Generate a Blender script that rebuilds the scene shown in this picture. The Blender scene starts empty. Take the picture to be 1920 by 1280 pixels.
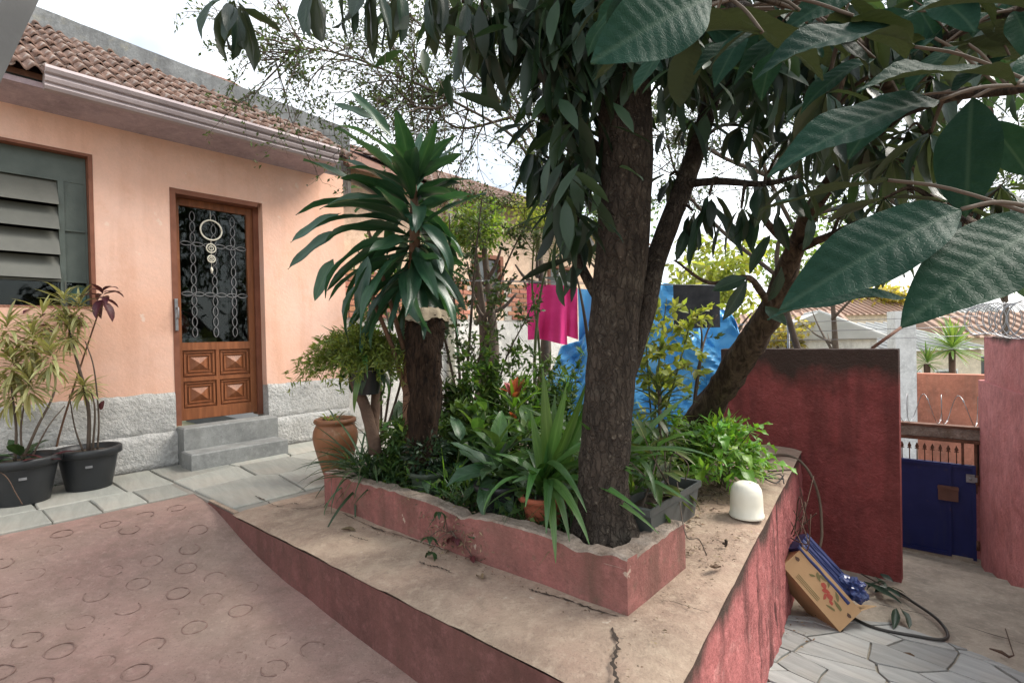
import bpy, math, random
from mathutils import Vector, Matrix, noise
random.seed(7)
R = random.Random(11)
sc = bpy.context.scene
COL = sc.collection
V = Vector
rad = math.radians

# ------------------------------------------------------------------ camera
FOC, CAMZ = 980.0, 1.05                       # focal length in pixels of the 1920 wide photograph; eye height above the yard
_roll, _pit = .022, rad(.6)
_fw = V((0, math.cos(_pit), -math.sin(_pit))); _up0 = V((0, math.sin(_pit), math.cos(_pit))); _r0 = V((1, 0, 0))
_r = _r0*math.cos(_roll) - _up0*math.sin(_roll)
_u = _r0*math.sin(_roll) + _up0*math.cos(_roll)
CAM = V((0, 0, CAMZ))
cd = bpy.data.cameras.new('camera'); cam = bpy.data.objects.new('camera', cd); COL.objects.link(cam)
cd.sensor_width = 36; cd.lens = 36*FOC/1920; cd.clip_start = .03; cd.clip_end = 2000
m = Matrix.Identity(4)
for i in range(3):
    m[i][0], m[i][1], m[i][2], m[i][3] = _r[i], _u[i], -_fw[i], CAM[i]
cam.matrix_world = m
sc.camera = cam

# ------------------------------------------------------------------ sky, sun, exposure
SUN_EL, SUN_AZ = rad(46), rad(78)             # azimuth measured from +Y (straight ahead) towards +X (right)
w = bpy.data.worlds.new('World'); sc.world = w; w.use_nodes = True
nt = w.node_tree; bg = nt.nodes['Background']
sky = nt.nodes.new('ShaderNodeTexSky'); sky.sky_type = 'NISHITA'; sky.sun_disc = False
sky.sun_elevation = SUN_EL; sky.sun_rotation = SUN_AZ; sky.dust_density = 4; sky.air_density = 1.0
mx = nt.nodes.new('ShaderNodeMix'); mx.data_type = 'RGBA'; mx.inputs[0].default_value = .62
mx.inputs[7].default_value = (10.6, 11.0, 11.2, 1)   # thin broken cloud over the blue
_tc = nt.nodes.new('ShaderNodeTexCoord'); _nz = nt.nodes.new('ShaderNodeTexNoise'); _nz.inputs['Scale'].default_value = 2.6; _nz.inputs['Detail'].default_value = 7
_mr = nt.nodes.new('ShaderNodeMapRange'); _mr.inputs[1].default_value = .35; _mr.inputs[2].default_value = .62; _mr.inputs[3].default_value = .25; _mr.inputs[4].default_value = .85
nt.links.new(_tc.outputs['Generated'], _nz.inputs['Vector']); nt.links.new(_nz.outputs[0], _mr.inputs[0]); nt.links.new(_mr.outputs[0], mx.inputs[0])
nt.links.new(sky.outputs[0], mx.inputs[6]); nt.links.new(mx.outputs[2], bg.inputs[0])
bg.inputs[1].default_value = .108
sl = bpy.data.lights.new('sun', 'SUN'); so = bpy.data.objects.new('sun', sl); COL.objects.link(so)
sl.energy = 3.0; sl.angle = rad(24); sl.color = (1, .95, .87)
sd = V((math.sin(SUN_AZ)*math.cos(SUN_EL), math.cos(SUN_AZ)*math.cos(SUN_EL), math.sin(SUN_EL)))
so.rotation_euler = sd.to_track_quat('Z', 'Y').to_euler()
sc.view_settings.view_transform = 'Standard'; sc.view_settings.look = 'None'
sc.view_settings.gamma = 1; sc.view_settings.use_curve_mapping = False
sc.view_settings.exposure = 1.0
sc.render.engine = 'CYCLES'
sc.cycles.use_denoising = True
sc.cycles.max_bounces = 8; sc.cycles.transparent_max_bounces = 12
sc.cycles.sample_clamp_indirect = 6

# ------------------------------------------------------------------ places
def at(px, py, Y):                            # a point seen at a photograph pixel, Y metres ahead
    d = _fw + _r*((px-960)/FOC) + _u*((640-py)/FOC)
    return CAM + d*(Y/d.y)
def on(px, py, z=0.):                         # the same on a level plane
    d = _fw + _r*((px-960)/FOC) + _u*((640-py)/FOC)
    return CAM + d*((z-CAMZ)/d.z)
P0 = V((-2.958, 4.57, 0))                     # foot of the door's left jamb
_th = math.atan2(840, 980)
D = V((math.sin(_th), math.cos(_th), 0)); N = V((math.cos(_th), -math.sin(_th), 0)); UP = V((0, 0, 1))
def W(s, n, z=0.): return P0 + D*s + N*n + UP*z     # s along the house wall, n out from it
def SN(p): q = p-P0; return q.dot(D), q.dot(N)

# ------------------------------------------------------------------ mesh building
class MB:
    def __init__(self): self.v = []; self.f = []; self.mi = []; self.sm = []; self.cur = 0; self.smooth = False
    def add(self, vs, fs, mi=None, smooth=None):
        b = len(self.v); self.v += [tuple(p) for p in vs]
        for f in fs:
            self.f.append([i+b for i in f]); self.mi.append(self.cur if mi is None else mi)
            self.sm.append(self.smooth if smooth is None else smooth)
    def hexa(self, p, mi=None):               # 8 corners: bottom 4 counter-clockwise, top 4
        self.add(p, [(3,2,1,0), (4,5,6,7), (0,1,5,4), (1,2,6,5), (2,3,7,6), (3,0,4,7)], mi)
    def box(self, c, ax, ay, az, mi=None):    # centre and three half-axes
        c, ax, ay, az = V(c), V(ax), V(ay), V(az)
        self.hexa([c-ax-ay-az, c+ax-ay-az, c+ax+ay-az, c-ax+ay-az, c-ax-ay+az, c+ax-ay+az, c+ax+ay+az, c-ax+ay+az], mi)
    def cbox(self, c, ax, ay, az, ch, mi=None):   # box with chamfered upper rim
        c, ax, ay, az = V(c), V(ax), V(ay), V(az)
        kx = 1-ch/max(ax.length, 1e-6); ky = 1-ch/max(ay.length, 1e-6); dz = az.normalized()*ch
        b = [c-ax-ay-az, c+ax-ay-az, c+ax+ay-az, c-ax+ay-az]
        m_ = [p+az*2-dz for p in b]
        t = [c-ax*kx-ay*ky+az, c+ax*kx-ay*ky+az, c+ax*kx+ay*ky+az, c-ax*kx+ay*ky+az]
        fs = [(3,2,1,0)] + [(i,(i+1)%4,4+(i+1)%4,4+i) for i in range(4)] + [(4+i,4+(i+1)%4,8+(i+1)%4,8+i) for i in range(4)] + [(8,9,10,11)]
        self.add(b+m_+t, fs, mi)
    def wbox(self, s0, s1, n0, n1, z0, z1, mi=None):    # box in house coordinates
        self.hexa([W(s0,n0,z0), W(s0,n1,z0), W(s1,n1,z0), W(s1,n0,z0), W(s0,n0,z1), W(s0,n1,z1), W(s1,n1,z1), W(s1,n0,z1)], mi)
    def prism(self, pts, z0, z1, mi=None):    # polygon (counter-clockwise from above) between two heights
        n = len(pts)
        lo = [V((p[0], p[1], z0)) for p in pts]; hi = [V((p[0], p[1], z1)) for p in pts]
        self.add(lo+hi, [tuple(range(n-1,-1,-1)), tuple(range(n,2*n))] + [(i,(i+1)%n,n+(i+1)%n,n+i) for i in range(n)], mi)
    def tube(self, path, rads, seg=8, mi=None, rough=0., cap=True, smooth=True):
        path = [V(p) for p in path]; n = len(path)
        if not isinstance(rads, (list, tuple)): rads = [rads]*n
        t0 = (path[1]-path[0]).normalized(); a = t0.orthogonal().normalized(); vs = []
        for i, p in enumerate(path):
            t = (path[min(i+1,n-1)]-path[max(i-1,0)]).normalized()
            a = (a - t*a.dot(t)).normalized(); b = t.cross(a)
            for k in range(seg):
                g = 2*math.pi*k/seg; rr = rads[i]
                if rough: rr *= 1+rough*(noise.noise(p*9+V((math.cos(g)*1.3, math.sin(g)*1.3, 0)))+.6*noise.noise(p*23+V((math.cos(g)*3, math.sin(g)*3, 0))))
                vs.append(p + a*math.cos(g)*rr + b*math.sin(g)*rr)
        fs = [(i*seg+k, i*seg+(k+1)%seg, (i+1)*seg+(k+1)%seg, (i+1)*seg+k) for i in range(n-1) for k in range(seg)]
        if cap: fs += [tuple(range(seg-1,-1,-1)), tuple(range((n-1)*seg, n*seg))]
        self.add(vs, fs, mi, smooth)
    def lathe(self, c, prof, seg=28, mi=None, closed=False, smooth=True, sq=(1,1), rot=0.):
        c = V(c); vs = []
        for r_, z in prof:
            for k in range(seg):
                g = 2*math.pi*k/seg; x, y = r_*math.cos(g)*sq[0], r_*math.sin(g)*sq[1]
                vs.append(c + V((x*math.cos(rot)-y*math.sin(rot), x*math.sin(rot)+y*math.cos(rot), z)))
        n = len(prof)
        fs = [(i*seg+k, i*seg+(k+1)%seg, (i+1)*seg+(k+1)%seg, (i+1)*seg+k) for i in range(n-1) for k in range(seg)]
        self.add(vs, fs, mi, smooth)
    def disc(self, c, r_, seg=24, mi=None, sq=(1,1)):
        c = V(c); self.add([c+V((r_*math.cos(2*math.pi*k/seg)*sq[0], r_*math.sin(2*math.pi*k/seg)*sq[1], 0)) for k in range(seg)], [tuple(range(seg))], mi)
    def grid(self, fn, nu, nv, mi=None, smooth=True):
        vs = [fn(i/nu, j/nv) for j in range(nv+1) for i in range(nu+1)]
        fs = [(j*(nu+1)+i, j*(nu+1)+i+1, (j+1)*(nu+1)+i+1, (j+1)*(nu+1)+i) for j in range(nv) for i in range(nu)]
        self.add(vs, fs, mi, smooth)
    def mesh(self, name, mats):
        me = bpy.data.meshes.new(name); me.from_pydata(self.v, [], self.f)
        for mt in (mats if isinstance(mats, (list, tuple)) else [mats]): me.materials.append(mt)
        me.polygons.foreach_set('material_index', self.mi); me.polygons.foreach_set('use_smooth', self.sm)
        me.update(); return me
    def build(self, name, mats, parent=None, origin=None):
        if origin is None: origin = parent_loc(parent) if parent else V((0,0,0))
        me = self.mesh(name, mats)
        if origin.length > 0: me.transform(Matrix.Translation(-origin))
        o = bpy.data.objects.new(name, me); COL.objects.link(o)
        if parent: o.parent = parent; o.location = origin-parent_loc(parent)
        else: o.location = origin
        return o
def parent_loc(o):
    p = V(o.location)
    while o.parent: o = o.parent; p += V(o.location)
    return p
def tag(o, label=None, cat=None, group=None, kind=None):
    if label: o['label'] = label
    if cat: o['category'] = cat
    if group: o['group'] = group
    if kind: o['kind'] = kind
    return o
def thing(name, loc, label, cat, group=None):
    o = bpy.data.objects.new(name, None); o.empty_display_size = .1; COL.objects.link(o); o.location = loc
    return tag(o, label, cat, group)
def inst(name, me, parent, loc, rot=None, scale=(1,1,1)):   # a piece sharing mesh data; loc in world space
    o = bpy.data.objects.new(name, me); COL.objects.link(o)
    if parent: o.parent = parent; o.location = V(loc)-parent_loc(parent)
    else: o.location = loc
    if rot is not None: o.rotation_mode = 'QUATERNION'; o.rotation_quaternion = rot
    o.scale = scale; return o
def basis(y, z):                              # quaternion with +Y along y and +Z near z
    y = V(y).normalized(); z = V(z); z = z - y*z.dot(y)
    if z.length < 1e-4: z = y.orthogonal()
    z.normalize(); x = y.cross(z)
    return Matrix(((x.x,y.x,z.x),(x.y,y.y,z.y),(x.z,y.z,z.z))).to_quaternion()
def spline(pts, sub=6):                       # Catmull-Rom through points
    pts = [V(p) for p in pts]; q = [pts[0]*2-pts[1]] + pts + [pts[-1]*2-pts[-2]]; out = []
    for i in range(1, len(q)-2):
        a, b, c, d = q[i-1], q[i], q[i+1], q[i+2]
        for k in range(sub):
            t = k/sub
            out.append(.5*((2*b)+(c-a)*t+(2*a-5*b+4*c-d)*t*t+(3*b-a-3*c+d)*t**3))
    out.append(pts[-1]); return out
def lerp(a, b, t): return a+(b-a)*t
def radii(vals, n): return [lerp(vals[min(int(i/(n-1)*(len(vals)-1)), len(vals)-2)], vals[min(int(i/(n-1)*(len(vals)-1)), len(vals)-2)+1], i/(n-1)*(len(vals)-1)-min(int(i/(n-1)*(len(vals)-1)), len(vals)-2)) for i in range(n)]

# ------------------------------------------------------------------ materials
class NT:
    def __init__(self, name):
        self.m = bpy.data.materials.new(name); self.m.use_nodes = True; self.t = self.m.node_tree
        self.b = self.t.nodes['Principled BSDF']; self.out = self.t.nodes['Material Output']
        self.tc = self.n('ShaderNodeTexCoord')
    def n(self, k, **kw):
        x = self.t.nodes.new(k)
        for a, v in kw.items(): setattr(x, a, v)
        return x
    def l(self, a, b): self.t.links.new(a, b)
    def mapping(self, scale=(1,1,1), rot=(0,0,0), co='Object'):
        mp = self.n('ShaderNodeMapping'); mp.inputs['Scale'].default_value = scale; mp.inputs['Rotation'].default_value = rot
        self.l(self.tc.outputs[co], mp.inputs[0]); return mp.outputs[0]
    def noise(self, scale, detail=4, vec=None, rough=.55, dist=0.):
        x = self.n('ShaderNodeTexNoise'); x.inputs['Scale'].default_value = scale; x.inputs['Detail'].default_value = detail
        x.inputs['Roughness'].default_value = rough; x.inputs['Distortion'].default_value = dist
        self.l(vec if vec is not None else self.tc.outputs['Object'], x.inputs['Vector']); return x.outputs[0]
    def ramp(self, fac, stops):
        x = self.n('ShaderNodeValToRGB'); e = x.color_ramp.elements
        while len(e) < len(stops): e.new(.5)
        for el, (p, c) in zip(e, stops):
            el.position = p; el.color = (c, c, c, 1) if isinstance(c, (int, float)) else (*c, 1)
        self.l(fac, x.inputs[0]); return x.outputs[0]
    def mix(self, fac, a, b, mode='MIX'):
        x = self.n('ShaderNodeMix', data_type='RGBA', blend_type=mode)
        for sock, v in ((x.inputs[0], fac), (x.inputs[6], a), (x.inputs[7], b)):
            if isinstance(v, (int, float)): sock.default_value = v
            elif isinstance(v, tuple): sock.default_value = (*v, 1)
            else: self.l(v, sock)
        return x.outputs[2]
    def math(self, op, a, b=None, clamp=False):
        x = self.n('ShaderNodeMath', operation=op, use_clamp=clamp)
        for i, v in enumerate((a, b)):
            if v is None: continue
            if isinstance(v, (int, float)): x.inputs[i].default_value = v
            else: self.l(v, x.inputs[i])
        return x.outputs[0]
    def sep(self, co='Object'):
        x = self.n('ShaderNodeSeparateXYZ'); self.l(self.tc.outputs[co], x.inputs[0]); return x.outputs
    def bump(self, h, strength=.4, dist=.01, normal=None):
        x = self.n('ShaderNodeBump'); x.inputs['Strength'].default_value = strength; x.inputs['Distance'].default_value = dist
        self.l(h, x.inputs['Height'])
        if normal is not None: self.l(normal, x.inputs['Normal'])
        return x.outputs[0]
    def rnd(self):
        x = self.n('ShaderNodeObjectInfo'); return x.outputs['Random']
    def fin(self, col, rough=.8, normal=None, spec=.3, metal=0.):
        if isinstance(col, tuple): self.b.inputs['Base Color'].default_value = (*col, 1)
        else: self.l(col, self.b.inputs['Base Color'])
        if isinstance(rough, (int, float)): self.b.inputs['Roughness'].default_value = rough
        else: self.l(rough, self.b.inputs['Roughness'])
        self.b.inputs['Specular IOR Level'].default_value = spec; self.b.inputs['Metallic'].default_value = metal
        if normal is not None: self.l(normal, self.b.inputs['Normal'])
        return self.m

def simple(name, c1, c2, scale=6, rough=.75, bump=.2, bscale=60, spec=.3, metal=0., vary=0., bdist=.004):
    t = NT(name); col = t.mix(t.ramp(t.noise(scale), [(.35, 0.), (.68, 1.)]), c1, c2)
    if vary:
        h = t.n('ShaderNodeHueSaturation'); h.inputs['Value'].default_value = 1
        v = t.math('ADD', t.math('MULTIPLY', t.rnd(), 2*vary), 1-vary); t.l(v, h.inputs['Value'])
        hh = t.math('ADD', t.math('MULTIPLY', t.math('FRACT', t.math('MULTIPLY', t.rnd(), 7.31)), .03), .485); t.l(hh, h.inputs['Hue'])
        t.l(col, h.inputs['Color']); col = h.outputs[0]
    return t.fin(col, rough, t.bump(t.noise(bscale, 5), bump, bdist) if bump else None, spec, metal)

def leafmat(name, c1, c2, veins=9., vein_c=None, rough=.42, trans=.28, back=None, vary=.35, vstr=.35, mid=True, spec=.45, net=False):
    t = NT(name); xyz = t.sep()
    ax = t.math('ABSOLUTE', xyz[0])
    col = t.mix(t.ramp(t.noise(3.2), [(.35, 0.), (.65, 1.)]), c1, c2)
    if veins:
        ph = t.math('SUBTRACT', t.math('MULTIPLY', xyz[1], veins*6.2832), t.math('MULTIPLY', ax, veins*3.4))
        wv = t.ramp(t.math('ADD', t.math('MULTIPLY', t.math('SINE', ph), .5), .5), [(.80, 0.), (1., 1.)])
        col = t.mix(t.math('MULTIPLY', wv, vstr), col, vein_c or tuple(min(1, 2.2*k) for k in c2))
    if mid:
        mv = t.ramp(ax, [(.012, 1.), (.045, 0.)])
        col = t.mix(t.math('MULTIPLY', mv, .6), col, vein_c or tuple(min(1, 2.4*k) for k in c2))
    h = t.n('ShaderNodeHueSaturation')
    t.l(t.math('ADD', t.math('MULTIPLY', t.rnd(), 2*vary), 1-vary), h.inputs['Value'])
    t.l(t.math('ADD', t.math('MULTIPLY', t.math('FRACT', t.math('MULTIPLY', t.rnd(), 9.7)), .04), .475), h.inputs['Hue'])
    t.l(col, h.inputs['Color']); col = h.outputs[0]
    hb = t.noise(14)
    if net:                                   # fine vein net, dust, brown specks
        vo = t.n('ShaderNodeTexVoronoi', feature='DISTANCE_TO_EDGE'); vo.inputs['Scale'].default_value = 1
        t.l(t.mapping((15, 42, 1)), vo.inputs['Vector'])
        ed = t.ramp(vo.outputs[0], [(.0, 1.), (.10, 0.)]); col = t.mix(t.math('MULTIPLY', ed, .05), col, vein_c)
        col = t.mix(t.ramp(t.noise(1., 7, t.mapping((5, 9, 1)), .7), [(.52, 0.), (.80, .30)]), col, tuple(k*1.5+.004 for k in c2))
        col = t.mix(t.ramp(t.noise(1., 4, t.mapping((16, 30, 1)), .6), [(.70, 0.), (.73, .9)]), col, (.075,.05,.028))
        hb = t.math('SUBTRACT', t.math('MULTIPLY', hb, .5), t.math('MULTIPLY', ed, .15))
    if back:
        g = t.n('ShaderNodeNewGeometry'); col = t.mix(g.outputs['Backfacing'], col, back)
    t.fin(col, rough, t.bump(hb, .3 if net else .15, .01), spec)
    tr = t.n('ShaderNodeBsdfTranslucent'); t.l(t.mix(1., col, (1.5, 1.5, .6), 'MULTIPLY'), tr.inputs[0])
    ms = t.n('ShaderNodeMixShader'); ms.inputs[0].default_value = trans
    t.l(t.b.outputs[0], ms.inputs[1]); t.l(tr.outputs[0], ms.inputs[2]); t.l(ms.outputs[0], t.out.inputs[0])
    return t.m

def glassmat(name, tint=(.8,.85,.85), refl=.015, rough=.03):
    t = NT(name); t.t.nodes.remove(t.b)
    tr = t.n('ShaderNodeBsdfTransparent'); tr.inputs[0].default_value = (*tint, 1)
    gl = t.n('ShaderNodeBsdfGlossy'); gl.inputs['Roughness'].default_value = rough; gl.inputs[0].default_value = (.9,.95,.95,1)
    fr = t.n('ShaderNodeLayerWeight'); fr.inputs[0].default_value = .35
    f = t.math('ADD', t.math('MULTIPLY', fr.outputs['Fresnel'], .10), refl, True)
    ms = t.n('ShaderNodeMixShader'); t.l(f, ms.inputs[0]); t.l(tr.outputs[0], ms.inputs[1]); t.l(gl.outputs[0], ms.inputs[2])
    t.l(ms.outputs[0], t.out.inputs[0]); return t.m

M = {}
def plaster(name, c1, c2, c3, big=.9, bump=.25, bs=70, streak=.0, mould=None, bdist=.006, rough=.85, dirt=(.12,.09,.07), chips=None, grime=1.):
    """painted render: two tones in broad patches, small wear, vertical streaks, mould below a top edge (mould = z of the edge, depth)"""
    t = NT(name); xyz = t.sep()
    col = t.mix(t.ramp(t.noise(big, 5), [(.36, 0.), (.64, 1.)]), c1, c2)
    col = t.mix(t.ramp(t.noise(big*5.3, 6, rough=.65), [(.56, 0.), (.70, .75)]), col, c3)
    col = t.mix(t.ramp(t.noise(3.3, 9, rough=.78), [(.36, .75*grime), (.57, 0.)]), col, tuple(k*.60 for k in c2))
    col = t.mix(t.ramp(t.noise(17, 8, rough=.78), [(.50, 0.), (.66, .5*grime)]), col, tuple(min(1, k*1.25+.02) for k in c1))
    col = t.mix(t.ramp(t.noise(120, 4, rough=.7), [(.56, 0.), (.68, .5*grime)]), col, tuple(k*.45 for k in c2))
    if streak:
        sv = t.noise(1., 5, t.mapping((7, 7, .8)), .6)
        col = t.mix(t.math('MULTIPLY', t.ramp(sv, [(.50, 0.), (.68, 1.)]), streak), col, dirt)
    if mould:
        z1, dep = mould
        g = t.math('DIVIDE', t.math('SUBTRACT', xyz[2], z1-dep), dep)
        g = t.math('ADD', g, t.math('MULTIPLY', t.math('SUBTRACT', t.noise(2.6, 6, t.mapping((1, 1, .6))), .5), 1.9))
        col = t.mix(t.ramp(g, [(.12, 0.), (.62, .94)]), col, (.05,.038,.03))
    if chips:
        col = t.mix(t.ramp(t.noise(7.5, 5, rough=.6), [(.68, 0.), (.70, 1.)]), col, chips)
    h = t.math('ADD', t.noise(bs, 6, rough=.65), t.math('MULTIPLY', t.noise(bs*.12, 3), 1.2))
    return t.fin(col, rough, t.bump(h, bump, bdist), .2)
GR_ = 1
M['orange'] = plaster('salmon_plaster', (.74,.435,.315), (.75,.50,.405), (.69,.41,.30), 1.1, .4, 38, .22, grime=.30, chips=(.74,.54,.44), dirt=(.50,.25,.16), bdist=.008)
M['peach'] = plaster('pale_peach_plaster', (.76,.58,.45), (.72,.50,.36), (.62,.48,.37), .9, .3, 40, .2, dirt=(.5,.36,.26))
M['stucco'] = plaster('rough_white_stucco', (.60,.58,.55), (.50,.50,.49), (.40,.39,.37), 1.6, 1., 38, .25, bdist=.028, dirt=(.25,.23,.2))
M['stucco2'] = plaster('whitewash', (.72,.70,.66), (.62,.60,.57), (.5,.48,.45), 1.2, .6, 45, .2, bdist=.015, dirt=(.35,.33,.3))
M['soffit'] = plaster('mauve_soffit', (.44,.34,.36), (.40,.32,.35), (.46,.35,.34), 1.5, .1, 50)
M['wall_red'] = plaster('dark_red_render', (.30,.075,.07), (.25,.062,.058), (.20,.06,.055), 1.6, 1., 42, .5, (.875, .40), bdist=.02, dirt=(.10,.035,.03))
M['wall_pink'] = plaster('faded_pink_render', (.60,.24,.235), (.54,.20,.195), (.47,.20,.19), 1.4, .9, 45, .28, (.98, .12), bdist=.016, dirt=(.26,.10,.095))
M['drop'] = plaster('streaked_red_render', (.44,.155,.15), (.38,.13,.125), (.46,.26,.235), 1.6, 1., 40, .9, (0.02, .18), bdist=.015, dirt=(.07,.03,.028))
M['curb'] = plaster('worn_red_curb', (.29,.112,.10), (.22,.105,.088), (.17,.115,.085), 2.6, .6, 50, .7, bdist=.012, dirt=(.10,.06,.045), chips=(.40,.31,.25))
M['curbtop'] = plaster('broken_concrete', (.36,.30,.25), (.24,.185,.145), (.15,.11,.085), 9, .9, 45, 0, bdist=.02)
M['ledge'] = plaster('worn_concrete_ledge', (.375,.300,.225), (.335,.235,.18), (.235,.18,.135), 1.7, .7, 60, 0, bdist=.009, dirt=(.15,.11,.08), chips=(.42,.35,.28))
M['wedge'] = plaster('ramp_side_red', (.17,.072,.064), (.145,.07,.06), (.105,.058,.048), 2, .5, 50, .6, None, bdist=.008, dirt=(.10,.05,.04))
M['parapet'] = plaster('grey_weathered_parapet', (.30,.31,.31), (.24,.25,.25), (.36,.34,.26), 1.2, .4, 40, .6, bdist=.01, dirt=(.12,.12,.12))
M['concrete'] = plaster('stained_concrete', (.40,.35,.28), (.34,.30,.24), (.27,.24,.19), 1.4, .5, 55, 0, bdist=.008)
M['grey_cement'] = plaster('grey_cement_step', (.27,.275,.265), (.22,.225,.22), (.31,.31,.30), 3, .4, 60, .3, bdist=.006, dirt=(.16,.16,.15))
M['terracotta_wall'] = plaster('terracotta_street_wall', (.50,.20,.13), (.45,.19,.13), (.5,.26,.19), 1, .3, 30, .3)
M['white_wall'] = plaster('white_render', (.75,.75,.72), (.68,.68,.66), (.55,.55,.53), 1, .2, 30, .25, dirt=(.45,.44,.42))
M['cream_wall'] = plaster('cream_render', (.70,.62,.48), (.66,.58,.46), (.55,.5,.42), .6, .2, 20, .2, dirt=(.45,.4,.34))
# red ramp, faded in big patches
t = NT('red_oxide_concrete')
c = t.mix(t.ramp(t.noise(1.1, 5), [(.38, 0.), (.62, 1.)]), (.315,.195,.168), (.27,.20,.165))
c = t.mix(t.ramp(t.noise(7, 6, rough=.7), [(.50, 0.), (.75, .7)]), c, (.37,.25,.215))
c = t.mix(t.ramp(t.noise(2.3, 5, t.mapping((1,1,1), (0,0,.6))), [(.60, 0.), (.74, .5)]), c, (.24,.17,.13))
c = t.mix(t.ramp(t.noise(4.5, 9, rough=.8), [(.36, .75), (.57, 0.)]), c, (.185,.13,.105))
c = t.mix(t.ramp(t.noise(26, 8, rough=.8), [(.53, 0.), (.68, .5)]), c, (.42,.31,.265))
c = t.mix(t.ramp(t.noise(110, 4, rough=.7), [(.58, 0.), (.70, .8)]), c, (.16,.095,.08))
M['ramp'] = t.fin(c, .85, t.bump(t.math('ADD', t.noise(75, 6, rough=.7), t.math('MULTIPLY', t.noise(9, 4), 1.5)), .6, .007), .25)
M['ring'] = simple('ring_groove', (.155,.095,.08), (.28,.185,.155), 11, .9, .3, 90)
# slate slabs, each with its own tone
def slate(name, a, b, vary, stain):
    t = NT(name)
    v = t.mapping((1, 1, 1), (0, 0, math.pi/2-_th))
    st = t.n('ShaderNodeMapping'); st.inputs['Scale'].default_value = (1.2, 9, 1); t.l(v, st.inputs[0])
    c = t.mix(t.ramp(t.noise(2.2, 6, st.outputs[0], .65), [(.35, 0.), (.68, 1.)]), a, b)
    c = t.mix(t.ramp(t.noise(1.7, 5), [(.5, 0.), (.72, .6)]), c, stain)
    h = t.n('ShaderNodeHueSaturation'); t.l(t.math('ADD', t.math('MULTIPLY', t.rnd(), 2*vary), 1-vary), h.inputs['Value']); t.l(c, h.inputs['Color'])
    return t.fin(h.outputs[0], .7, t.bump(t.math('ADD', t.noise(3.5, 7, st.outputs[0], .65), t.math('MULTIPLY', t.noise(50, 4), .3)), .5, .008), .3)
M['slate'] = slate('green_grey_slate', (.265,.27,.24), (.35,.35,.315), .16, (.36,.32,.27))
M['flag'] = slate('pale_flagstone', (.25,.262,.25), (.37,.38,.365), .2, (.29,.265,.22))
M['grout'] = simple('grout', (.27,.255,.225), (.21,.195,.17), 8, .95, .5, 70)
M['soil'] = simple('soil', (.05,.035,.025), (.10,.075,.055), 12, .95, 1., 45, bdist=.02)
M['crack'] = simple('crack_shadow_dirt', (.035,.027,.022), (.06,.045,.035), 10, .95, 0)
t = NT('clay_roof_tile')
c = t.mix(t.ramp(t.noise(6, 5), [(.35, 0.), (.65, 1.)]), (.165,.10,.078), (.235,.145,.108))
c = t.mix(t.ramp(t.noise(11, 6, rough=.7), [(.52, 0.), (.68, .85)]), c, (.46,.44,.41))
c = t.mix(t.ramp(t.rnd(), [(.0, .0), (1., .55)]), c, (.14,.10,.085))
M['tile'] = t.fin(c, .85, t.bump(t.noise(40, 5), .5, .006), .2)
M['gutter'] = simple('pinkish_grey_gutter', (.42,.36,.365), (.34,.29,.30), 4, .7, .2, 30, .15)
# wood
t = NT('varnished_door_wood')
g = t.noise(3., 6, t.mapping((9, 9, .7)), .6, .6)
c = t.mix(t.ramp(g, [(.3, 0.), (.7, 1.)]), (.155,.052,.02), (.29,.105,.042))
c = t.mix(t.ramp(t.noise(5, 5), [(.60, 0.), (.75, .5)]), c, (.36,.18,.09))
M['wood'] = t.fin(c, .42, t.bump(g, .2, .003), .4)
M['wood_trim'] = simple('reddish_brown_frame', (.22,.085,.05), (.16,.06,.035), 8, .6, .2, 40)
M['reveal'] = plaster('salmon_reveal', (.50,.23,.15), (.45,.20,.13), (.38,.18,.12), 2, .3, 50, .3, dirt=(.25,.11,.07))
M['win_paint'] = simple('dark_grey_green_paint', (.075,.092,.082), (.10,.12,.108), 7, .55, .25, 50)
M['slat'] = simple('louvre_glass_grey', (.105,.105,.088), (.08,.082,.068), 6, .45, .12, 30, .5, vary=.1)
M['iron'] = simple('painted_iron', (.20,.20,.205), (.15,.15,.155), 20, .5, .2, 60, .4)
M['rust'] = simple('rusty_iron', (.10,.045,.028), (.17,.08,.05), 18, .8, .5, 60)
M['steel'] = simple('dull_steel', (.35,.35,.36), (.25,.25,.26), 15, .45, .1, 40, .5, .8)
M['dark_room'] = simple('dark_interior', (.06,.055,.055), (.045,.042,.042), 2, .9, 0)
M['room_floor'] = simple('interior_floor', (.16,.14,.12), (.12,.10,.09), 3, .5, 0)
M['glass'] = glassmat('window_glass')
M['pot_black'] = simple('black_plastic_pot', (.018,.02,.022), (.03,.032,.035), 5, .42, .12, 50, .4)
M['pot_green'] = simple('dark_green_plastic_pot', (.035,.05,.035), (.05,.065,.045), 5, .5, .12, 50)
M['pot_terra'] = simple('terracotta_pot', (.34,.095,.05), (.27,.085,.048), 6, .75, .3, 50)
t = NT('glazed_clay_urn')
c = t.mix(t.ramp(t.noise(4, 5), [(.35, 0.), (.65, 1.)]), (.235,.10,.045), (.165,.068,.034))
c = t.mix(t.ramp(t.noise(9, 6, rough=.7), [(.56, 0.), (.68, .7)]), c, (.36,.26,.17))
M['urn'] = t.fin(c, .5, t.bump(t.noise(30, 5), .35, .006), .35)
t = NT('bark')
sv = t.noise(1., 8, t.mapping((26, 26, 11)), .7, .5); cr_ = t.n('ShaderNodeTexVoronoi', feature='DISTANCE_TO_EDGE'); cr_.inputs['Scale'].default_value = 1
dm_ = t.n('ShaderNodeMix', data_type='VECTOR'); dm_.inputs[0].default_value = .12; nz_ = t.n('ShaderNodeTexNoise'); nz_.inputs['Scale'].default_value = 30; t.l(t.tc.outputs['Object'], nz_.inputs['Vector'])
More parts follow.
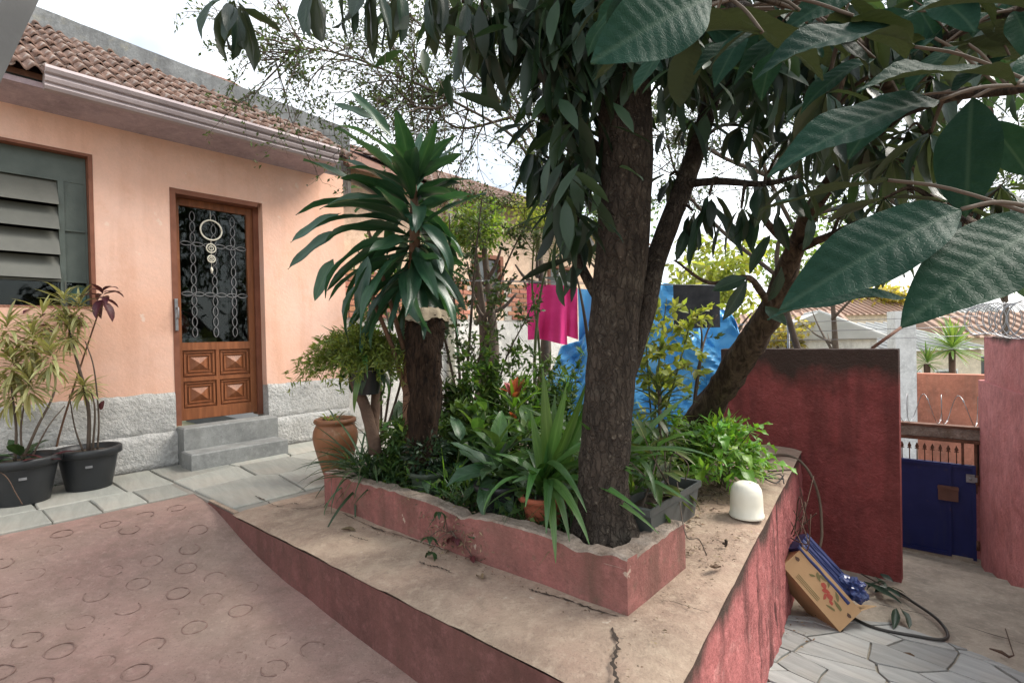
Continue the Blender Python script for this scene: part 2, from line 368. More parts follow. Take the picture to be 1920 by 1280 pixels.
mp_ = t.mapping((38, 38, 13)); vm_ = t.n('ShaderNodeVectorMath', operation='MULTIPLY_ADD'); t.l(nz_.outputs[1], vm_.inputs[0]); vm_.inputs[1].default_value = (1.6,1.6,1.6); t.l(mp_, vm_.inputs[2]); t.l(vm_.outputs[0], cr_.inputs['Vector'])
ck = t.ramp(cr_.outputs[0], [(.0, 1.), (.14, 0.)])
c = t.mix(t.ramp(sv, [(.36, 0.), (.66, 1.)]), (.029,.023,.019), (.078,.061,.048))
c = t.mix(t.ramp(t.noise(5, 6, rough=.7), [(.54, 0.), (.70, .6)]), c, (.13,.112,.088))
c = t.mix(t.ramp(t.noise(34, 5), [(.62, 0.), (.70, .7)]), c, (.17,.145,.115))
c = t.mix(t.math('MULTIPLY', ck, .38), c, (.018,.013,.010))
M['bark'] = t.fin(c, .9, t.bump(t.math('SUBTRACT', t.math('ADD', sv, t.math('MULTIPLY', t.noise(90, 5), .4)), t.math('MULTIPLY', ck, .45)), 1., .018), .2)
t = NT('rough_dark_bark')
sv = t.noise(1., 7, t.mapping((24, 24, 10)), .65, .9)
c = t.mix(t.ramp(sv, [(.38, 0.), (.70, 1.)]), (.030,.021,.016), (.12,.085,.06))
M['bark2'] = t.fin(c, .95, t.bump(sv, 1., .03), .15)
M['twig'] = simple('grey_brown_twig', (.075,.055,.042), (.11,.085,.065), 12, .85, .3, 80)
M['cane'] = simple('ringed_reddish_cane', (.16,.085,.05), (.11,.06,.038), 14, .7, .4, 50)
M['green_stem'] = simple('green_stem', (.07,.10,.035), (.11,.12,.05), 12, .6, .2, 60)
t = NT('fibrous_trunk')
sv = t.noise(1., 7, t.mapping((34, 34, 8)), .7, 1.2)
c = t.mix(t.ramp(sv, [(.40, 0.), (.66, 1.)]), (.014,.010,.008), (.055,.034,.022))
M['fibre'] = t.fin(c, .95, t.bump(sv, 1., .03), .1)
M['fungus'] = simple('pale_beige_cap', (.31,.26,.185), (.21,.17,.12), 14, .8, .6, 40, bdist=.01)
M['log'] = simple('grey_brown_log', (.12,.075,.052), (.075,.048,.036), 9, .9, .8, 40, bdist=.012)
# leaves
M['loquat'] = leafmat('loquat_leaf', (.012,.030,.020), (.020,.046,.029), 10, (.04,.07,.05), .40, .26, (.034,.048,.030), .5, .3, spec=.45)
M['loquat_near'] = leafmat('loquat_leaf_ribbed', (.009,.030,.020), (.015,.041,.028), 0, (.035,.065,.045), .55, .13, (.034,.046,.028), .3, .4, spec=.06, net=True)
M['dracaena'] = leafmat('dracaena_leaf', (.020,.066,.040), (.040,.098,.058), 0, (.06,.125,.075), .34, .26, None, .35, mid=True, spec=.55)
M['varieg'] = leafmat('variegated_leaf', (.27,.28,.12), (.40,.39,.20), 0, (.07,.10,.035), .5, .3, None, .35, mid=True)
M['burg'] = leafmat('burgundy_leaf', (.055,.012,.018), (.085,.02,.025), 6, (.12,.04,.05), .45, .2, None, .3)
M['strap'] = leafmat('strap_leaf', (.045,.115,.026), (.075,.16,.042), 0, (.10,.2,.06), .35, .3, None, .35, spec=.55)
M['grassy'] = leafmat('dark_grassy_leaf', (.026,.065,.026), (.045,.09,.038), 0, (.06,.11,.05), .4, .25, None, .4)
M['lime'] = leafmat('bright_lime_leaf', (.10,.24,.025), (.16,.32,.045), 0, (.2,.36,.1), .38, .35, None, .3)
M['midgreen'] = leafmat('mid_green_leaf', (.045,.105,.026), (.075,.15,.04), 7, (.10,.19,.07), .4, .3, None, .4)
M['deepgreen'] = leafmat('deep_green_leaf', (.022,.058,.024), (.038,.085,.034), 6, (.06,.12,.06), .4, .25, None, .4)
M['yellowgreen'] = leafmat('yellow_green_leaf', (.16,.22,.035), (.24,.28,.06), 0, (.3,.34,.1), .5, .45, None, .35)
M['fernleaf'] = leafmat('fern_leaf', (.10,.16,.028), (.15,.20,.045), 0, None, .5, .4, None, .35, mid=False)
M['gold'] = leafmat('golden_foliage', (.30,.24,.07), (.36,.30,.10), 0, None, .6, .4, None, .3, mid=False)
M['dry'] = simple('dry_leaf', (.20,.14,.085), (.12,.08,.05), 10, .9, .3, 60, vary=.4)
M['red_bud'] = leafmat('reddish_bract', (.33,.075,.05), (.42,.13,.08), 0, (.5,.2,.12), .45, .3, None, .25)
M['striped'] = leafmat('striped_croton_leaf', (.05,.085,.025), (.09,.115,.03), 0, (.35,.34,.12), .4, .25, None, .4)
# cloth, plastic, card
M['pink'] = simple('hot_pink_towel', (.90,.08,.31), (.80,.05,.25), 5, .9, .5, 120, .1)
M['tarp'] = simple('blue_tarpaulin', (.10,.40,.74), (.16,.48,.80), 4, .38, .25, 50, .45)
M['tarp2'] = simple('deep_blue_tarpaulin', (.03,.14,.45), (.04,.18,.50), 4, .4, .2, 50, .4)
M['blackcloth'] = simple('charcoal_cloth', (.035,.036,.04), (.055,.056,.06), 12, .9, .4, 120, .1)
M['white_plastic'] = simple('ivory_plastic', (.78,.75,.64), (.72,.69,.58), 4, .35, .05, 30, .45)
M['card'] = simple('cardboard', (.42,.27,.14), (.36,.225,.115), 5, .85, .2, 70)
M['card_in'] = simple('cardboard_inside', (.50,.34,.19), (.44,.29,.16), 5, .85, .2, 70)
M['print_red'] = simple('red_print', (.36,.06,.045), (.30,.07,.05), 12, .85, 0)
M['print_green'] = simple('olive_print', (.13,.12,.05), (.18,.14,.065), 12, .85, 0)
M['hole_shade'] = simple('painted_hole_shade', (.07,.04,.03), (.10,.06,.04), 12, .85, 0)
M['navy'] = simple('navy_fabric', (.018,.025,.09), (.035,.048,.14), 6, .6, .3, 90, .3)
M['navy2'] = simple('light_blue_plastic_film', (.05,.075,.19), (.028,.042,.13), 9, .3, .3, 40, .5)
M['hose'] = simple('black_hose', (.022,.022,.02), (.04,.038,.032), 9, .5, .1, 50, .4)
M['hose_brown'] = simple('old_brown_hose', (.13,.095,.065), (.09,.065,.045), 9, .6, .2, 50)
t = NT('navy_gate_paint')
c = t.mix(t.ramp(t.noise(3, 6), [(.35, 0.), (.68, 1.)]), (.008,.013,.085), (.014,.022,.115))
c = t.mix(t.ramp(t.noise(6, 8, rough=.75), [(.60, 0.), (.70, .8)]), c, (.09,.045,.03))
c = t.mix(t.ramp(t.noise(1., 5, t.mapping((14,14,1.2))), [(.58, 0.), (.72, .45)]), c, (.03,.035,.07))
M['gate_blue'] = t.fin(c, .5, t.bump(t.noise(30, 5), .2, .004), .35)
M['slot'] = simple('brown_letter_slot', (.16,.08,.06), (.12,.06,.045), 10, .5, .2, 40)
M['teal'] = simple('teal_dish', (.25,.42,.36), (.32,.5,.43), 12, .5, 0)
M['red_vase'] = simple('dark_red_vase', (.20,.03,.03), (.14,.025,.025), 6, .4, 0)
M['fibrecement'] = simple('fibre_cement_sheet', (.50,.50,.48), (.40,.40,.385), 1.5, .85, .2, 20)
M['far_tile'] = simple('far_clay_roof', (.36,.23,.17), (.30,.21,.165), 2, .85, .2, 20)
M['dark_pane'] = simple('dark_pane', (.05,.06,.065), (.08,.09,.10), 3, .15, 0, 30, .6)
M['brick'] = simple('exposed_brick', (.42,.20,.12), (.36,.17,.11), 9, .9, .5, 60, vary=.25)
M['mortar'] = simple('mortar', (.45,.41,.36), (.38,.34,.30), 9, .95, .4, 60)
M['earth'] = simple('dry_earth', (.20,.17,.11), (.14,.14,.07), .3, .95, .5, 5)
M['asphalt'] = simple('asphalt', (.05,.05,.05), (.065,.065,.063), 2, .9, .4, 60)
M['hill'] = simple('hazy_hillside', (.16,.19,.12), (.22,.22,.15), .05, .95, .4, 1)
M['grey_beam'] = simple('grey_painted_beam', (.20,.21,.22), (.16,.17,.18), 5, .7, .15, 40)

# ------------------------------------------------------------------ leaf meshes (unit length along +Y, unit width along X)
def leaf_mesh(name, mat, nx=2, ny=6, bend=.6, fold=.25, shape='broad', ribs=0, wave=0., seed=0, rib_h=.008, asp=.3):
    rr = random.Random(seed); mb = MB(); mb.smooth = True
    pts = []; y = z = 0.; st = 8
    for j in range(ny+1):
        pts.append((y, z))
        for k in range(st):
            a = bend*((j+(k+.5)/st)/ny); y += math.cos(a)/(ny*st); z -= math.sin(a)/(ny*st)
    ph = rr.random()*6
    def prof(t):
        if shape == 'broad': return max(.02, math.sin(math.pi*min(1, t**.92))**.85*(1-.15*(1-t)))
        if shape == 'ovate': return max(.02, math.sin(math.pi*t**.7)**.9)
        if shape == 'lance': return max(.03, math.sin(math.pi*t**.8)**.7)*(1 if t > .1 else .75)
        return max(.06, min(1, t*5+.55)*min(1, (1-t)*2.2+.03)**.8)          # strap
    vs = []; fs = []
    for j in range(ny+1):
        t = j/ny; w_ = prof(t); yy, zz = pts[j]; a = bend*t
        for i in range(-nx, nx+1):
            x = i/nx*.5*w_; e = abs(i)/nx
            hgt = fold*abs(x)*asp
            if ribs: hgt += rib_h*math.sin((t*ribs - e*w_*1.5)*2*math.pi)*min(1, e*4)*(1-.45*e)
            if wave: hgt += wave*asp*3*math.sin(t*13+ph+(2.2 if i > 0 else 0))*e*e
            vs.append((x, yy+hgt*math.sin(a), zz+hgt*math.cos(a)))
    r_ = 2*nx+1
    fs = [(j*r_+i, j*r_+i+1, (j+1)*r_+i+1, (j+1)*r_+i) for j in range(ny) for i in range(r_-1)]
    mb.add(vs, fs); return mb.mesh(name, mat)
LM = {}
def leaves(kind, mat, **kw):                  # three bends of one leaf kind
    if kind not in LM:
        b = kw.pop('bends', (.25, .7, 1.2))
        LM[kind] = [leaf_mesh('leaf_'+kind, mat, bend=x, seed=i*7+3, **kw) for i, x in enumerate(b)]
    return LM[kind]
leaves('loquat_near', M['loquat_near'], nx=12, ny=72, fold=.30, shape='broad', ribs=12, rib_h=.0032, wave=.02, bends=(.15, .5, .9))
leaves('loquat', M['loquat'], nx=2, ny=6, fold=.35, shape='broad', wave=.02, bends=(.2, .55, 1.0))
leaves('dracaena', asp=0.17, mat=M['dracaena'], nx=2, ny=12, fold=.45, shape='lance', wave=.03, bends=(.3, .9, 1.6))
leaves('varieg', asp=0.12, mat=M['varieg'], nx=1, ny=5, fold=.3, shape='lance', bends=(.3, .8, 1.3))
leaves('burg', asp=0.32, mat=M['burg'], nx=2, ny=5, fold=.3, shape='lance', bends=(.4, .9, 1.3))
leaves('strap', asp=0.09, mat=M['strap'], nx=1, ny=12, fold=.35, shape='strap', bends=(.35, 1.2, 2.3))
leaves('grassy', asp=0.06, mat=M['grassy'], nx=1, ny=8, fold=.35, shape='strap', bends=(.6, 1.4, 2.3))
leaves('dead', M['dry'], nx=2, ny=5, fold=.9, shape='ovate', wave=.05, bends=(.5, .9, -.6))
leaves('limegrass', asp=0.06, mat=M['lime'], nx=1, ny=8, fold=.35, shape='strap', bends=(.2, .6, 1.2))
leaves('limeleaf', asp=0.45, mat=M['lime'], nx=2, ny=6, fold=.3, shape='ovate', wave=.06, bends=(.3, .8, 1.3))
leaves('mid', asp=0.4, mat=M['midgreen'], nx=2, ny=6, fold=.3, shape='ovate', wave=.02, bends=(.3, .7, 1.2))
leaves('deep', asp=0.4, mat=M['deepgreen'], nx=2, ny=6, fold=.3, shape='ovate', wave=.02, bends=(.3, .7, 1.2))
leaves('striped', asp=0.14, mat=M['striped'], nx=1, ny=6, fold=.35, shape='lance', bends=(.3, .7, 1.2))
leaves('yellow', asp=0.45, mat=M['yellowgreen'], nx=2, ny=5, fold=.25, shape='ovate', wave=.05, bends=(.2, .6, 1.))
leaves('bud', asp=0.32, mat=M['red_bud'], nx=2, ny=5, fold=.4, shape='lance', bends=(.1, .4, .8))
leaves('yucca', leafmat('yucca_leaf', (.12,.22,.05), (.18,.30,.09), 0, (.3,.4,.2), .4, .3, None, .3), nx=1, ny=4, fold=.35, asp=.08, shape='lance', bends=(.05, .25, .5))

def put_leaf(parent, kind, base, d, nrm, L, wd, v=None):
    me = LM[kind][R.randrange(3) if v is None else v]
    return inst('leaf', me, parent, base, basis(d, nrm), (wd, L, L))
def dirv(az, el): return V((math.cos(az)*math.cos(el), math.sin(az)*math.cos(el), math.sin(el)))
def rosette(parent, base, kind, n, L, wd, el0, el1, h=0., v=None, az0=0., jit=.25, spread=0., axis=None):
    """leaves round a centre: inner ones at elevation el1 (degrees), outer ones at el0; h spreads the bases up a stem"""
    base = V(base)
    for i in range(n):
        f = (i+.5)/n; az = az0+i*2.39996+R.uniform(-jit, jit); el = rad(lerp(el0, el1, f)+R.uniform(-10, 10))
        d = dirv(az, el); up = dirv(az+math.pi, math.pi/2-el) if el < math.pi/2 else UP
        l = R.uniform(*L); b = base+UP*(h*f)+dirv(az, 0)*spread*R.random()
        if axis is not None: b = base+V(axis)*f
        put_leaf(parent, kind, b, d, up+V((R.uniform(-.3,.3), R.uniform(-.3,.3), 0)), l, wd*l*R.uniform(.85, 1.15) if wd < 1 else wd, v)
# ================================================================== THE SETTING
def hit(px, py, p, nrm):
    d = _fw + _r*((px-960)/FOC) + _u*((640-py)/FOC)
    return CAM + d*((V(p)-CAM).dot(nrm)/d.dot(nrm))
def clip(poly, a, b, c):                      # keep a*x+b*y<=c
    out = []
    for i in range(len(poly)):
        p, q = poly[i], poly[(i+1) % len(poly)]; dp, dq = a*p[0]+b*p[1]-c, a*q[0]+b*q[1]-c
        if dp <= 0: out.append(p)
        if dp*dq < 0: k = dp/(dp-dq); out.append((p[0]+(q[0]-p[0])*k, p[1]+(q[1]-p[1])*k))
    return out
def cells(seeds, bound, gap):                 # irregular stones: Voronoi cells with joints
    res = []
    for i, s in enumerate(seeds):
        poly = list(bound)
        for j, q in enumerate(seeds):
            if i == j: continue
            a, b = q[0]-s[0], q[1]-s[1]; L = math.hypot(a, b)
            if L > 1.6: continue
            poly = clip(poly, a/L, b/L, (a*(s[0]+q[0])+b*(s[1]+q[1]))/2/L-gap/2*R.uniform(.5, 1.6))
            if len(poly) < 3: break
        if len(poly) >= 3: res.append(poly)
    return res
def slab(name, poly, zf, th, mat, parent, ch=.006, jz=.003):   # a stone with worn edges, in house coordinates
    cx = sum(p[0] for p in poly)/len(poly); cy = sum(p[1] for p in poly)/len(poly)
    q = []
    for i in range(len(poly)):                # irregular edges: a mid-edge point on the long ones
        a, b = poly[i], poly[(i+1) % len(poly)]; q.append(a)
        if math.hypot(a[0]-b[0], a[1]-b[1]) > .16:
            k = R.uniform(.35, .65); o = R.uniform(-.008, .006); L = math.hypot(a[0]-b[0], a[1]-b[1])
            q.append((lerp(a[0], b[0], k)+(b[1]-a[1])/L*o, lerp(a[1], b[1], k)-(b[0]-a[0])/L*o))
    dz = R.uniform(-jz, jz); tx, ty = R.uniform(-jz, jz)*1.2, R.uniform(-jz, jz)*1.2; n = len(q)
    def P(p, k, z): return W(cx+(p[0]-cx)*k, cy+(p[1]-cy)*k, zf(*p)+dz+tx*(p[0]-cx)+ty*(p[1]-cy)+z)
    R0 = max(math.hypot(p[0]-cx, p[1]-cy) for p in q); k = 1-ch/R0*1.6
    vs = [P(p, 1, -th) for p in q]+[P(p, 1, -ch) for p in q]+[P(p, k, 0) for p in q]
    fs = [(i, n+i, n+(i+1) % n, (i+1) % n) for i in range(n)]+[(n+i, 2*n+i, 2*n+(i+1) % n, n+(i+1) % n) for i in range(n)]+[tuple(range(3*n-1, 2*n-1, -1))]
    mb = MB(); mb.add(vs, fs); return mb.build(name, mat, parent, W(cx, cy, zf(cx, cy)))

# ground far below, street
mb = MB(); mb.add([(-900, -300, -2.3), (900, -300, -2.3), (900, 1500, -2.3), (-900, 1500, -2.3)], [(0,1,2,3)])
tag(mb.build('ground', M['earth']), kind='structure')
mb = MB(); mb.hexa([W(6.3,-20,-2.29), W(6.3,30,-2.29), W(10.6,30,-2.29), W(10.6,-20,-2.29), W(6.3,-20,-1.72), W(6.3,30,-1.72), W(10.6,30,-1.72), W(10.6,-20,-1.72)])
tag(mb.build('street', M['asphalt']), kind='structure')

# pavement by the house: a bed of grout under slabs
pave = MB(); pave.wbox(-4, -.225, -.2, 1.09, -2.28, -.014); pave.wbox(-.225, 3.6, -.2, 1.78, -2.28, -.014); pave.wbox(3.6, 9.5, -.4, 3.42, -2.28, -.014)
pave = tag(pave.build('pavement', M['grout']), kind='structure')
ss = [-3.4+.48*i for i in range(8)]
for a in ss:
    if a < -.3: slab('slab', [(a+.004, .06), (a+.004, .694), (min(a+.476, -.23), .694), (min(a+.476, -.23), .06)][::-1], lambda s, n: 0, .03, M['slate'], pave)
for i in range(13):
    a = -3.16+.242*i
    if a > -.3: break
    e = min(a+.238, -.228); slab('slab', [(a+.003, .702), (e, .702), (e, 1.085), (a+.003, 1.085)], lambda s, n: 0, .03, M['slate'], pave)
seeds = [(-.0+.52*i+R.uniform(-.10, .10), .33+.47*j+R.uniform(-.07, .07)) for i in range(7) for j in range(3)]
for p in cells(seeds, [(-.22, .06), (3.58, .06), (3.58, 1.75), (-.20, 1.70)], .012):
    slab('slab', p, lambda s, n: 0, .03, M['slate'], pave, .005)
seeds = [(3.9+.6*i+R.uniform(-.1, .1), .0+.6*j+R.uniform(-.1, .1)) for i in range(5) for j in range(6)]
for p in cells(seeds, [(3.62, -.33), (6.6, -.33), (6.6, 3.4), (3.62, 3.4)], .014):
    slab('slab', p, lambda s, n: 0, .03, M['slate'], pave, .006)

# raised terrace with the sloping-sided ledge; its street side is a retaining wall
edge_n = lambda s: 4.56-.115*s                # outer edge of the ledge
ter = MB(); L0 = 46
def ledge_top(u, v):
    s = lerp(-.225, 3.6, u); n = lerp(1.781, edge_n(s), v)
    lip = .010 if (u == 0 or v == 1) else 0
    k = min(1, min(v, 1-v)*14, u*14)
    e = (1-k)*(.010+.014*max(0, noise.noise(V((s*6, n*6, 1)))))   # rounded, worn rim
    return W(s-(.0 if u > 0 else .010), n+(.006 if v == 1 else 0), .006*noise.noise(V((s*3, n*3, 0)))-e-lip)
ter.grid(ledge_top, 60, 44, 0)
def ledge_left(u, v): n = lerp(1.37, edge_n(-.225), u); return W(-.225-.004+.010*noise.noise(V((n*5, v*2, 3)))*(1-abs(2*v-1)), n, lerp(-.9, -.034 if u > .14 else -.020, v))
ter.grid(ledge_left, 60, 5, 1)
def drop_face(u, v):
    s = lerp(-.228, 3.6, u); z = lerp(-1.25, -.036, v)
    return W(s, edge_n(s)+(.010*noise.noise(V((s*4, z*4, 7)))+.009*noise.noise(V((s*13, z*13, 2)))+.006*noise.noise(V((s*31, z*31, 2))))*min(1, (1-v)*9)+.03*(1-v), z)
ter.grid(drop_face, 170, 56, 2)
ter.wbox(-.222, 3.595, 1.785, 4.05, -2.28, -.05, 0); ter.hexa([W(-.225,1.37,-.9), W(-.225,1.785,-.9), W(.3,1.785,-.9), W(.3,1.37,-.9), W(-.225,1.37,-.008), W(-.225,1.785,-.008), W(-.2,1.785,-.008), W(-.2,1.37,-.008)], 0)
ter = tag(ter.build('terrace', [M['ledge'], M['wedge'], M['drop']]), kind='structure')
def crack(pts, wd, parent, mat=None, lift=.004):       # crack as a flat ragged strip, inner shade and dirt put into the colour
    p = spline([V(q) for q in pts], 9); vs = []; fs = []; mb = MB()
    for i, q in enumerate(p):
        t = (p[min(i+1, len(p)-1)]-p[max(i-1, 0)]).normalized(); sd_ = V((-t.y, t.x, 0)); w_ = wd*max(.18, .55+.9*noise.noise(V((i*.55, q.x*3, q.y*3))))*(.15 if i in (0, len(p)-1) else 1); q = q+sd_*.006*noise.noise(V((i*.8, q.y, 9)))*2
        vs += [q+sd_*w_*.5+UP*lift, q-sd_*w_*.5+UP*lift]
    fs = [(2*i, 2*i+1, 2*i+3, 2*i+2) for i in range(len(p)-1)]
    mb.add(vs, fs, smooth=False); return mb.build('crack', mat or M['crack'], parent)
crack([on(1148,1178,.0), on(1158,1215,.0), on(1150,1245,.0), on(1160,1290,0)], .020, ter, None, .006)
crack([on(784,1054), on(806,1062), on(828,1066), on(846,1076)], .012, ter, None, .006)
crack([on(655,1004), on(672,1010), on(690,1015)], .010, ter, None, .006)
crack([on(1236,1128), on(1262,1130), on(1300,1142), on(1330,1150)], .006, ter, None, .006)
crack([on(478,930), on(500,941), on(522,950), on(548,944), on(560,946)], .012, ter, M['crack'], .006)
crack([on(545,955), on(575,954), on(600,949), on(614,942)], .012, ter, M['crack'], .006)
crack([on(990,1105), on(1010,1112), on(1060,1125), on(1100,1140), on(1160,1158)], .012, ter, None, .006)
crack([on(640,962), on(700,990), on(760,1008), on(850,1038)], .010, ter, None, .006)

# ramp of red concrete running down towards the viewer, with ring marks cast into it
RZ = [(1.085,-.016), (1.40,-.028), (1.65,-.085), (1.95,-.165), (2.3,-.228), (3.03,-.295), (3.57,-.33), (5.2,-.42), (9,-.62)]
def rz(n):
    for (a, za), (b, zb) in zip(RZ, RZ[1:]):
        if n <= b: return lerp(za, zb, (n-a)/(b-a))
    return RZ[-1][1]
rsm = lambda n: (rz(n-.12)+rz(n)+rz(n+.12))/3 if n > 1.25 else rz(n)
def ramp_z(s, n):                             # level by the house on the left, falling along the terrace side
    k = max(0, min(1, (s+3.2)/2.6)); k = k*k*(3-2*k)
    return lerp(-.016-.085*(n-1.085), rsm(n), .35+.65*k)+.006*noise.noise(V((s*2.2, n*2.2, 4)))
rm = MB(); rm.grid(lambda u, v: W(lerp(-5, -.2255, u), lerp(1.087, 8, v), ramp_z(lerp(-5, -.2255, u), lerp(1.087, 8, v))), 90, 130)
rm = tag(rm.build('ramp', M['ramp']), kind='structure')
rings = []
for k in range(5):                            # broken and whole impressions
    mb = MB(); mb.smooth = True; r0 = .050
    for a0, a1 in ([(0, 6.283)], [(.3, 3.6)], [(2.2, 6.0)], [(0, 2.2), (2.9, 5.6)], [(.5, 5.4)])[k]:
        n_ = max(6, int((a1-a0)*4.5)); pth = [V((r0*(1+.05*math.sin(3*lerp(a0,a1,i/n_)+k))*math.cos(lerp(a0,a1,i/n_)), r0*math.sin(lerp(a0,a1,i/n_)), 0)) for i in range(n_+1)]
        mb.tube(pth, [.0029*(1+.6*math.sin(i*1.3+k)) for i in range(n_+1)], 4)
    rings.append(mb.mesh('ring_mark', M['ring']))
cnt = 0
for i in range(18):
    for j in range(20):
        s = -.40-.185*i+R.uniform(-.022, .022)+(.09 if j % 2 else 0); n = 1.32+.175*j+R.uniform(-.02, .02)
        if s > -.33 or R.random() < .14: continue
        q = W(s, n, ramp_z(s, n)+R.choice((-.0010, .0004, .0012, .0018, .0022)))
        v = q-CAM; f_ = v.dot(_fw)
        if f_ < .5 or abs(v.dot(_r)/f_)*FOC > 1050 or -v.dot(_u)/f_*FOC > 720: continue
        dn = (ramp_z(s, n+.05)-ramp_z(s, n-.05))/.1
        k = R.choice((0, 0, 1, 2, 3, 3, 4))
        nrm = (UP-N*dn).normalized(); z_ = basis(V((math.cos(i*j+i), math.sin(i*j+i), 0)) - nrm*V((math.cos(i*j+i), math.sin(i*j+i), 0)).dot(nrm), nrm)
        inst('ring_mark', rings[k], rm, q, z_, (1, 1, .8)); cnt += 1

# path down to the gate: flagstones, then worn concrete treads
pz = lambda s, n=0: -.84-.062*(s-1.4)
pa = MB(); pa.grid(lambda u, v: W(lerp(-4, 3.72, u), lerp(4.0, 9.5, v), pz(lerp(-4, 3.72, u))-.016+.006*noise.noise(V((u*20, v*20, 0)))), 60, 40)
pa = tag(pa.build('path', M['concrete']), kind='structure')
seeds = []
for _ in range(2600):
    q = (R.uniform(.9, 2.9), R.uniform(4.2, 6.4))
    if all(math.hypot(q[0]-p[0], (q[1]-p[1])*.62)*1.1 > R.choice((.10, .16, .22, .27)) for p in seeds): seeds.append(q)
bnd = [(.95, 4.30), (2.35, 4.30), (2.72, 4.85), (2.62, 5.3), (2.40, 5.7), (2.3, 6.3), (.95, 6.3)]
K_ = .62
for p in [[(x, y/K_) for x, y in q] for q in cells([(x, y*K_) for x, y in seeds], [(x, y*K_) for x, y in bnd], .008)]:
    slab('flagstone', p, pz, .02, M['flag'], pa, .0025, .003)
st = MB()
zt = pz(3.7)-.02
for k, s in enumerate((3.70, 4.2, 4.72, 5.25)):
    z1 = zt-.145*(k+1)+.09
    def tread(u, v, s=s, z1=z1): return W(lerp(s, s+.60, u), lerp(3.9, 7.5, v), z1+.008*noise.noise(V((u*3+s*9, v*8, 0)))-(.01 if u in (0, 1) else 0))
    st.grid(tread, 8, 24)
    st.hexa([W(s,3.9,z1-.3), W(s,7.5,z1-.3), W(s+.6,7.5,z1-.3), W(s+.6,3.9,z1-.3), W(s,3.9,z1-.02), W(s,7.5,z1-.02), W(s+.6,7.5,z1-.02), W(s+.6,3.9,z1-.02)])
GZ = zt-.145*4+.09
st.wbox(5.83, 6.35, 3.9, 7.5, GZ-.4, GZ-.004); st.wbox(5.875, 5.95, 4.3, 5.5, GZ-.2, GZ+.045)
st = tag(st.build('steps', M['concrete']), kind='structure')
mb = MB()
for q in [(1.6,5.1),(3.0,5.2),(3.2,5.6),(2.95,4.9)]: pass
crack([W(3.0,4.75,pz(3.0)), W(3.02,5.1,pz(3.0)), W(2.97,5.5,pz(2.97)), W(3.0,5.9,pz(3))], .010, pa, None, .0)

# ================================================================== HOUSE
HL = 'salmon plastered house with white stucco base and clay tiled roof'
house = thing('house', W(0,0,0), HL, 'house')
mb = MB(); S0, S1 = -4.2, 1.70
WS0, WS1, WZ0, WZ1 = -2.15, -.53, 1.355, 2.56
for a in [(S0, WS0, .62, 2.86), (WS0, WS1, .62, WZ0), (WS0, WS1, WZ1, 2.86), (WS1, 0, .62, 2.86), (0, .80, 2.412, 2.86), (.80, S1, .62, 2.86)]:
    mb.wbox(a[0], a[1], -.22, 0, a[2], a[3])
mb.build('wall', M['orange'], house)
mb = MB()
def stucco(s0, s1, z0, z1, n0, wob):
    nu = max(4, int((s1-s0)*34)); nv = max(4, int((z1-z0)*34))
    def f(u, v):
        s, z = lerp(s0, s1, u), lerp(z0, z1, v); e = 1 if 0 < u < 1 else 0
        zz = z + (wob*noise.noise(V((s*7, 3, 1)))+wob*.6*noise.noise(V((s*23, 8, 1))) if v == 1 else 0)
        bumpy = .5+.5*noise.noise(V((s*40, z*40, 0)))+.35*noise.noise(V((s*90, z*90, 5)))
        return W(s, (n0+.016*bumpy) if 0 < v < 1 else n0*.35, zz)
    mb.grid(f, nu, nv)
for a, b in ((-3.6, -.002), (.802, S1)):
    mb.wbox(a if a > -1 else S0, b, -.22, .004, -.2, .62)
    stucco(a, b, .28, .625, .012, .012); stucco(a, b, -.02, .29, .035, .008)
mb.wbox(0, .80, -.22, -.001, -.2, .20)
mb.build('stucco_base', M['stucco'], house)
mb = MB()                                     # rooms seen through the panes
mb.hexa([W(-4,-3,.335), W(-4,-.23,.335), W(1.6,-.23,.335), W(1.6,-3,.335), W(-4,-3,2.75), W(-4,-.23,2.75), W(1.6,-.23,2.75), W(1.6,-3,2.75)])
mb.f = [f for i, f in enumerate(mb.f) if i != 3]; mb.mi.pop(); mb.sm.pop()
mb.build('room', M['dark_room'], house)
# entrance door
dr = MB(); dr.wbox(0, .045, -.20, .004, .325, 2.412); dr.wbox(.752, .799, -.215, -.095, .325, 2.411); dr.wbox(.045, .752, -.20, .002, 2.368, 2.411)
door = dr.build('door', M['wood_trim'], house)
lf = MB(); n0, n1 = -.165, -.125
lf.wbox(.047, .105, n0, n1, .35, 2.365); lf.wbox(.695, .750, n0, n1, .35, 2.365); lf.wbox(.105, .695, n0, n1, 2.300, 2.364)
lf.wbox(.105, .695, n0, n1, .351, .455); lf.wbox(.105, .695, n0, n1, .985, 1.055); lf.wbox(.385, .415, n0, n1-.002, .455, .985); lf.wbox(.105, .385, n0, n1-.002, .70, .735); lf.wbox(.415, .695, n0, n1-.002, .70, .735)
lf.wbox(.105, .695, n0+.004, n1-.022, .455, .985)
lf.build('door_leaf', M['wood'], door)
pm = MB()                                     # raised and fielded panel, about its centre
def ringbox(hw, hh, t, d0, d1):
    for sx, sz, lx, lz in ((0, hh-t/2, hw, t/2), (0, -hh+t/2, hw, t/2), (hw-t/2, 0, t/2, hh-t), (-hw+t/2, 0, t/2, hh-t)):
        pm.hexa([D*(sx-lx)+N*d0+UP*(sz-lz), D*(sx-lx)+N*d1+UP*(sz-lz+.004), D*(sx+lx)+N*d1+UP*(sz-lz+.004), D*(sx+lx)+N*d0+UP*(sz-lz),
                 D*(sx-lx)+N*d0+UP*(sz+lz), D*(sx-lx)+N*d1+UP*(sz+lz-.004), D*(sx+lx)+N*d1+UP*(sz+lz-.004), D*(sx+lx)+N*d0+UP*(sz+lz)])
ringbox(.128, .112, .016, 0, .016); ringbox(.095, .080, .013, 0, .013)
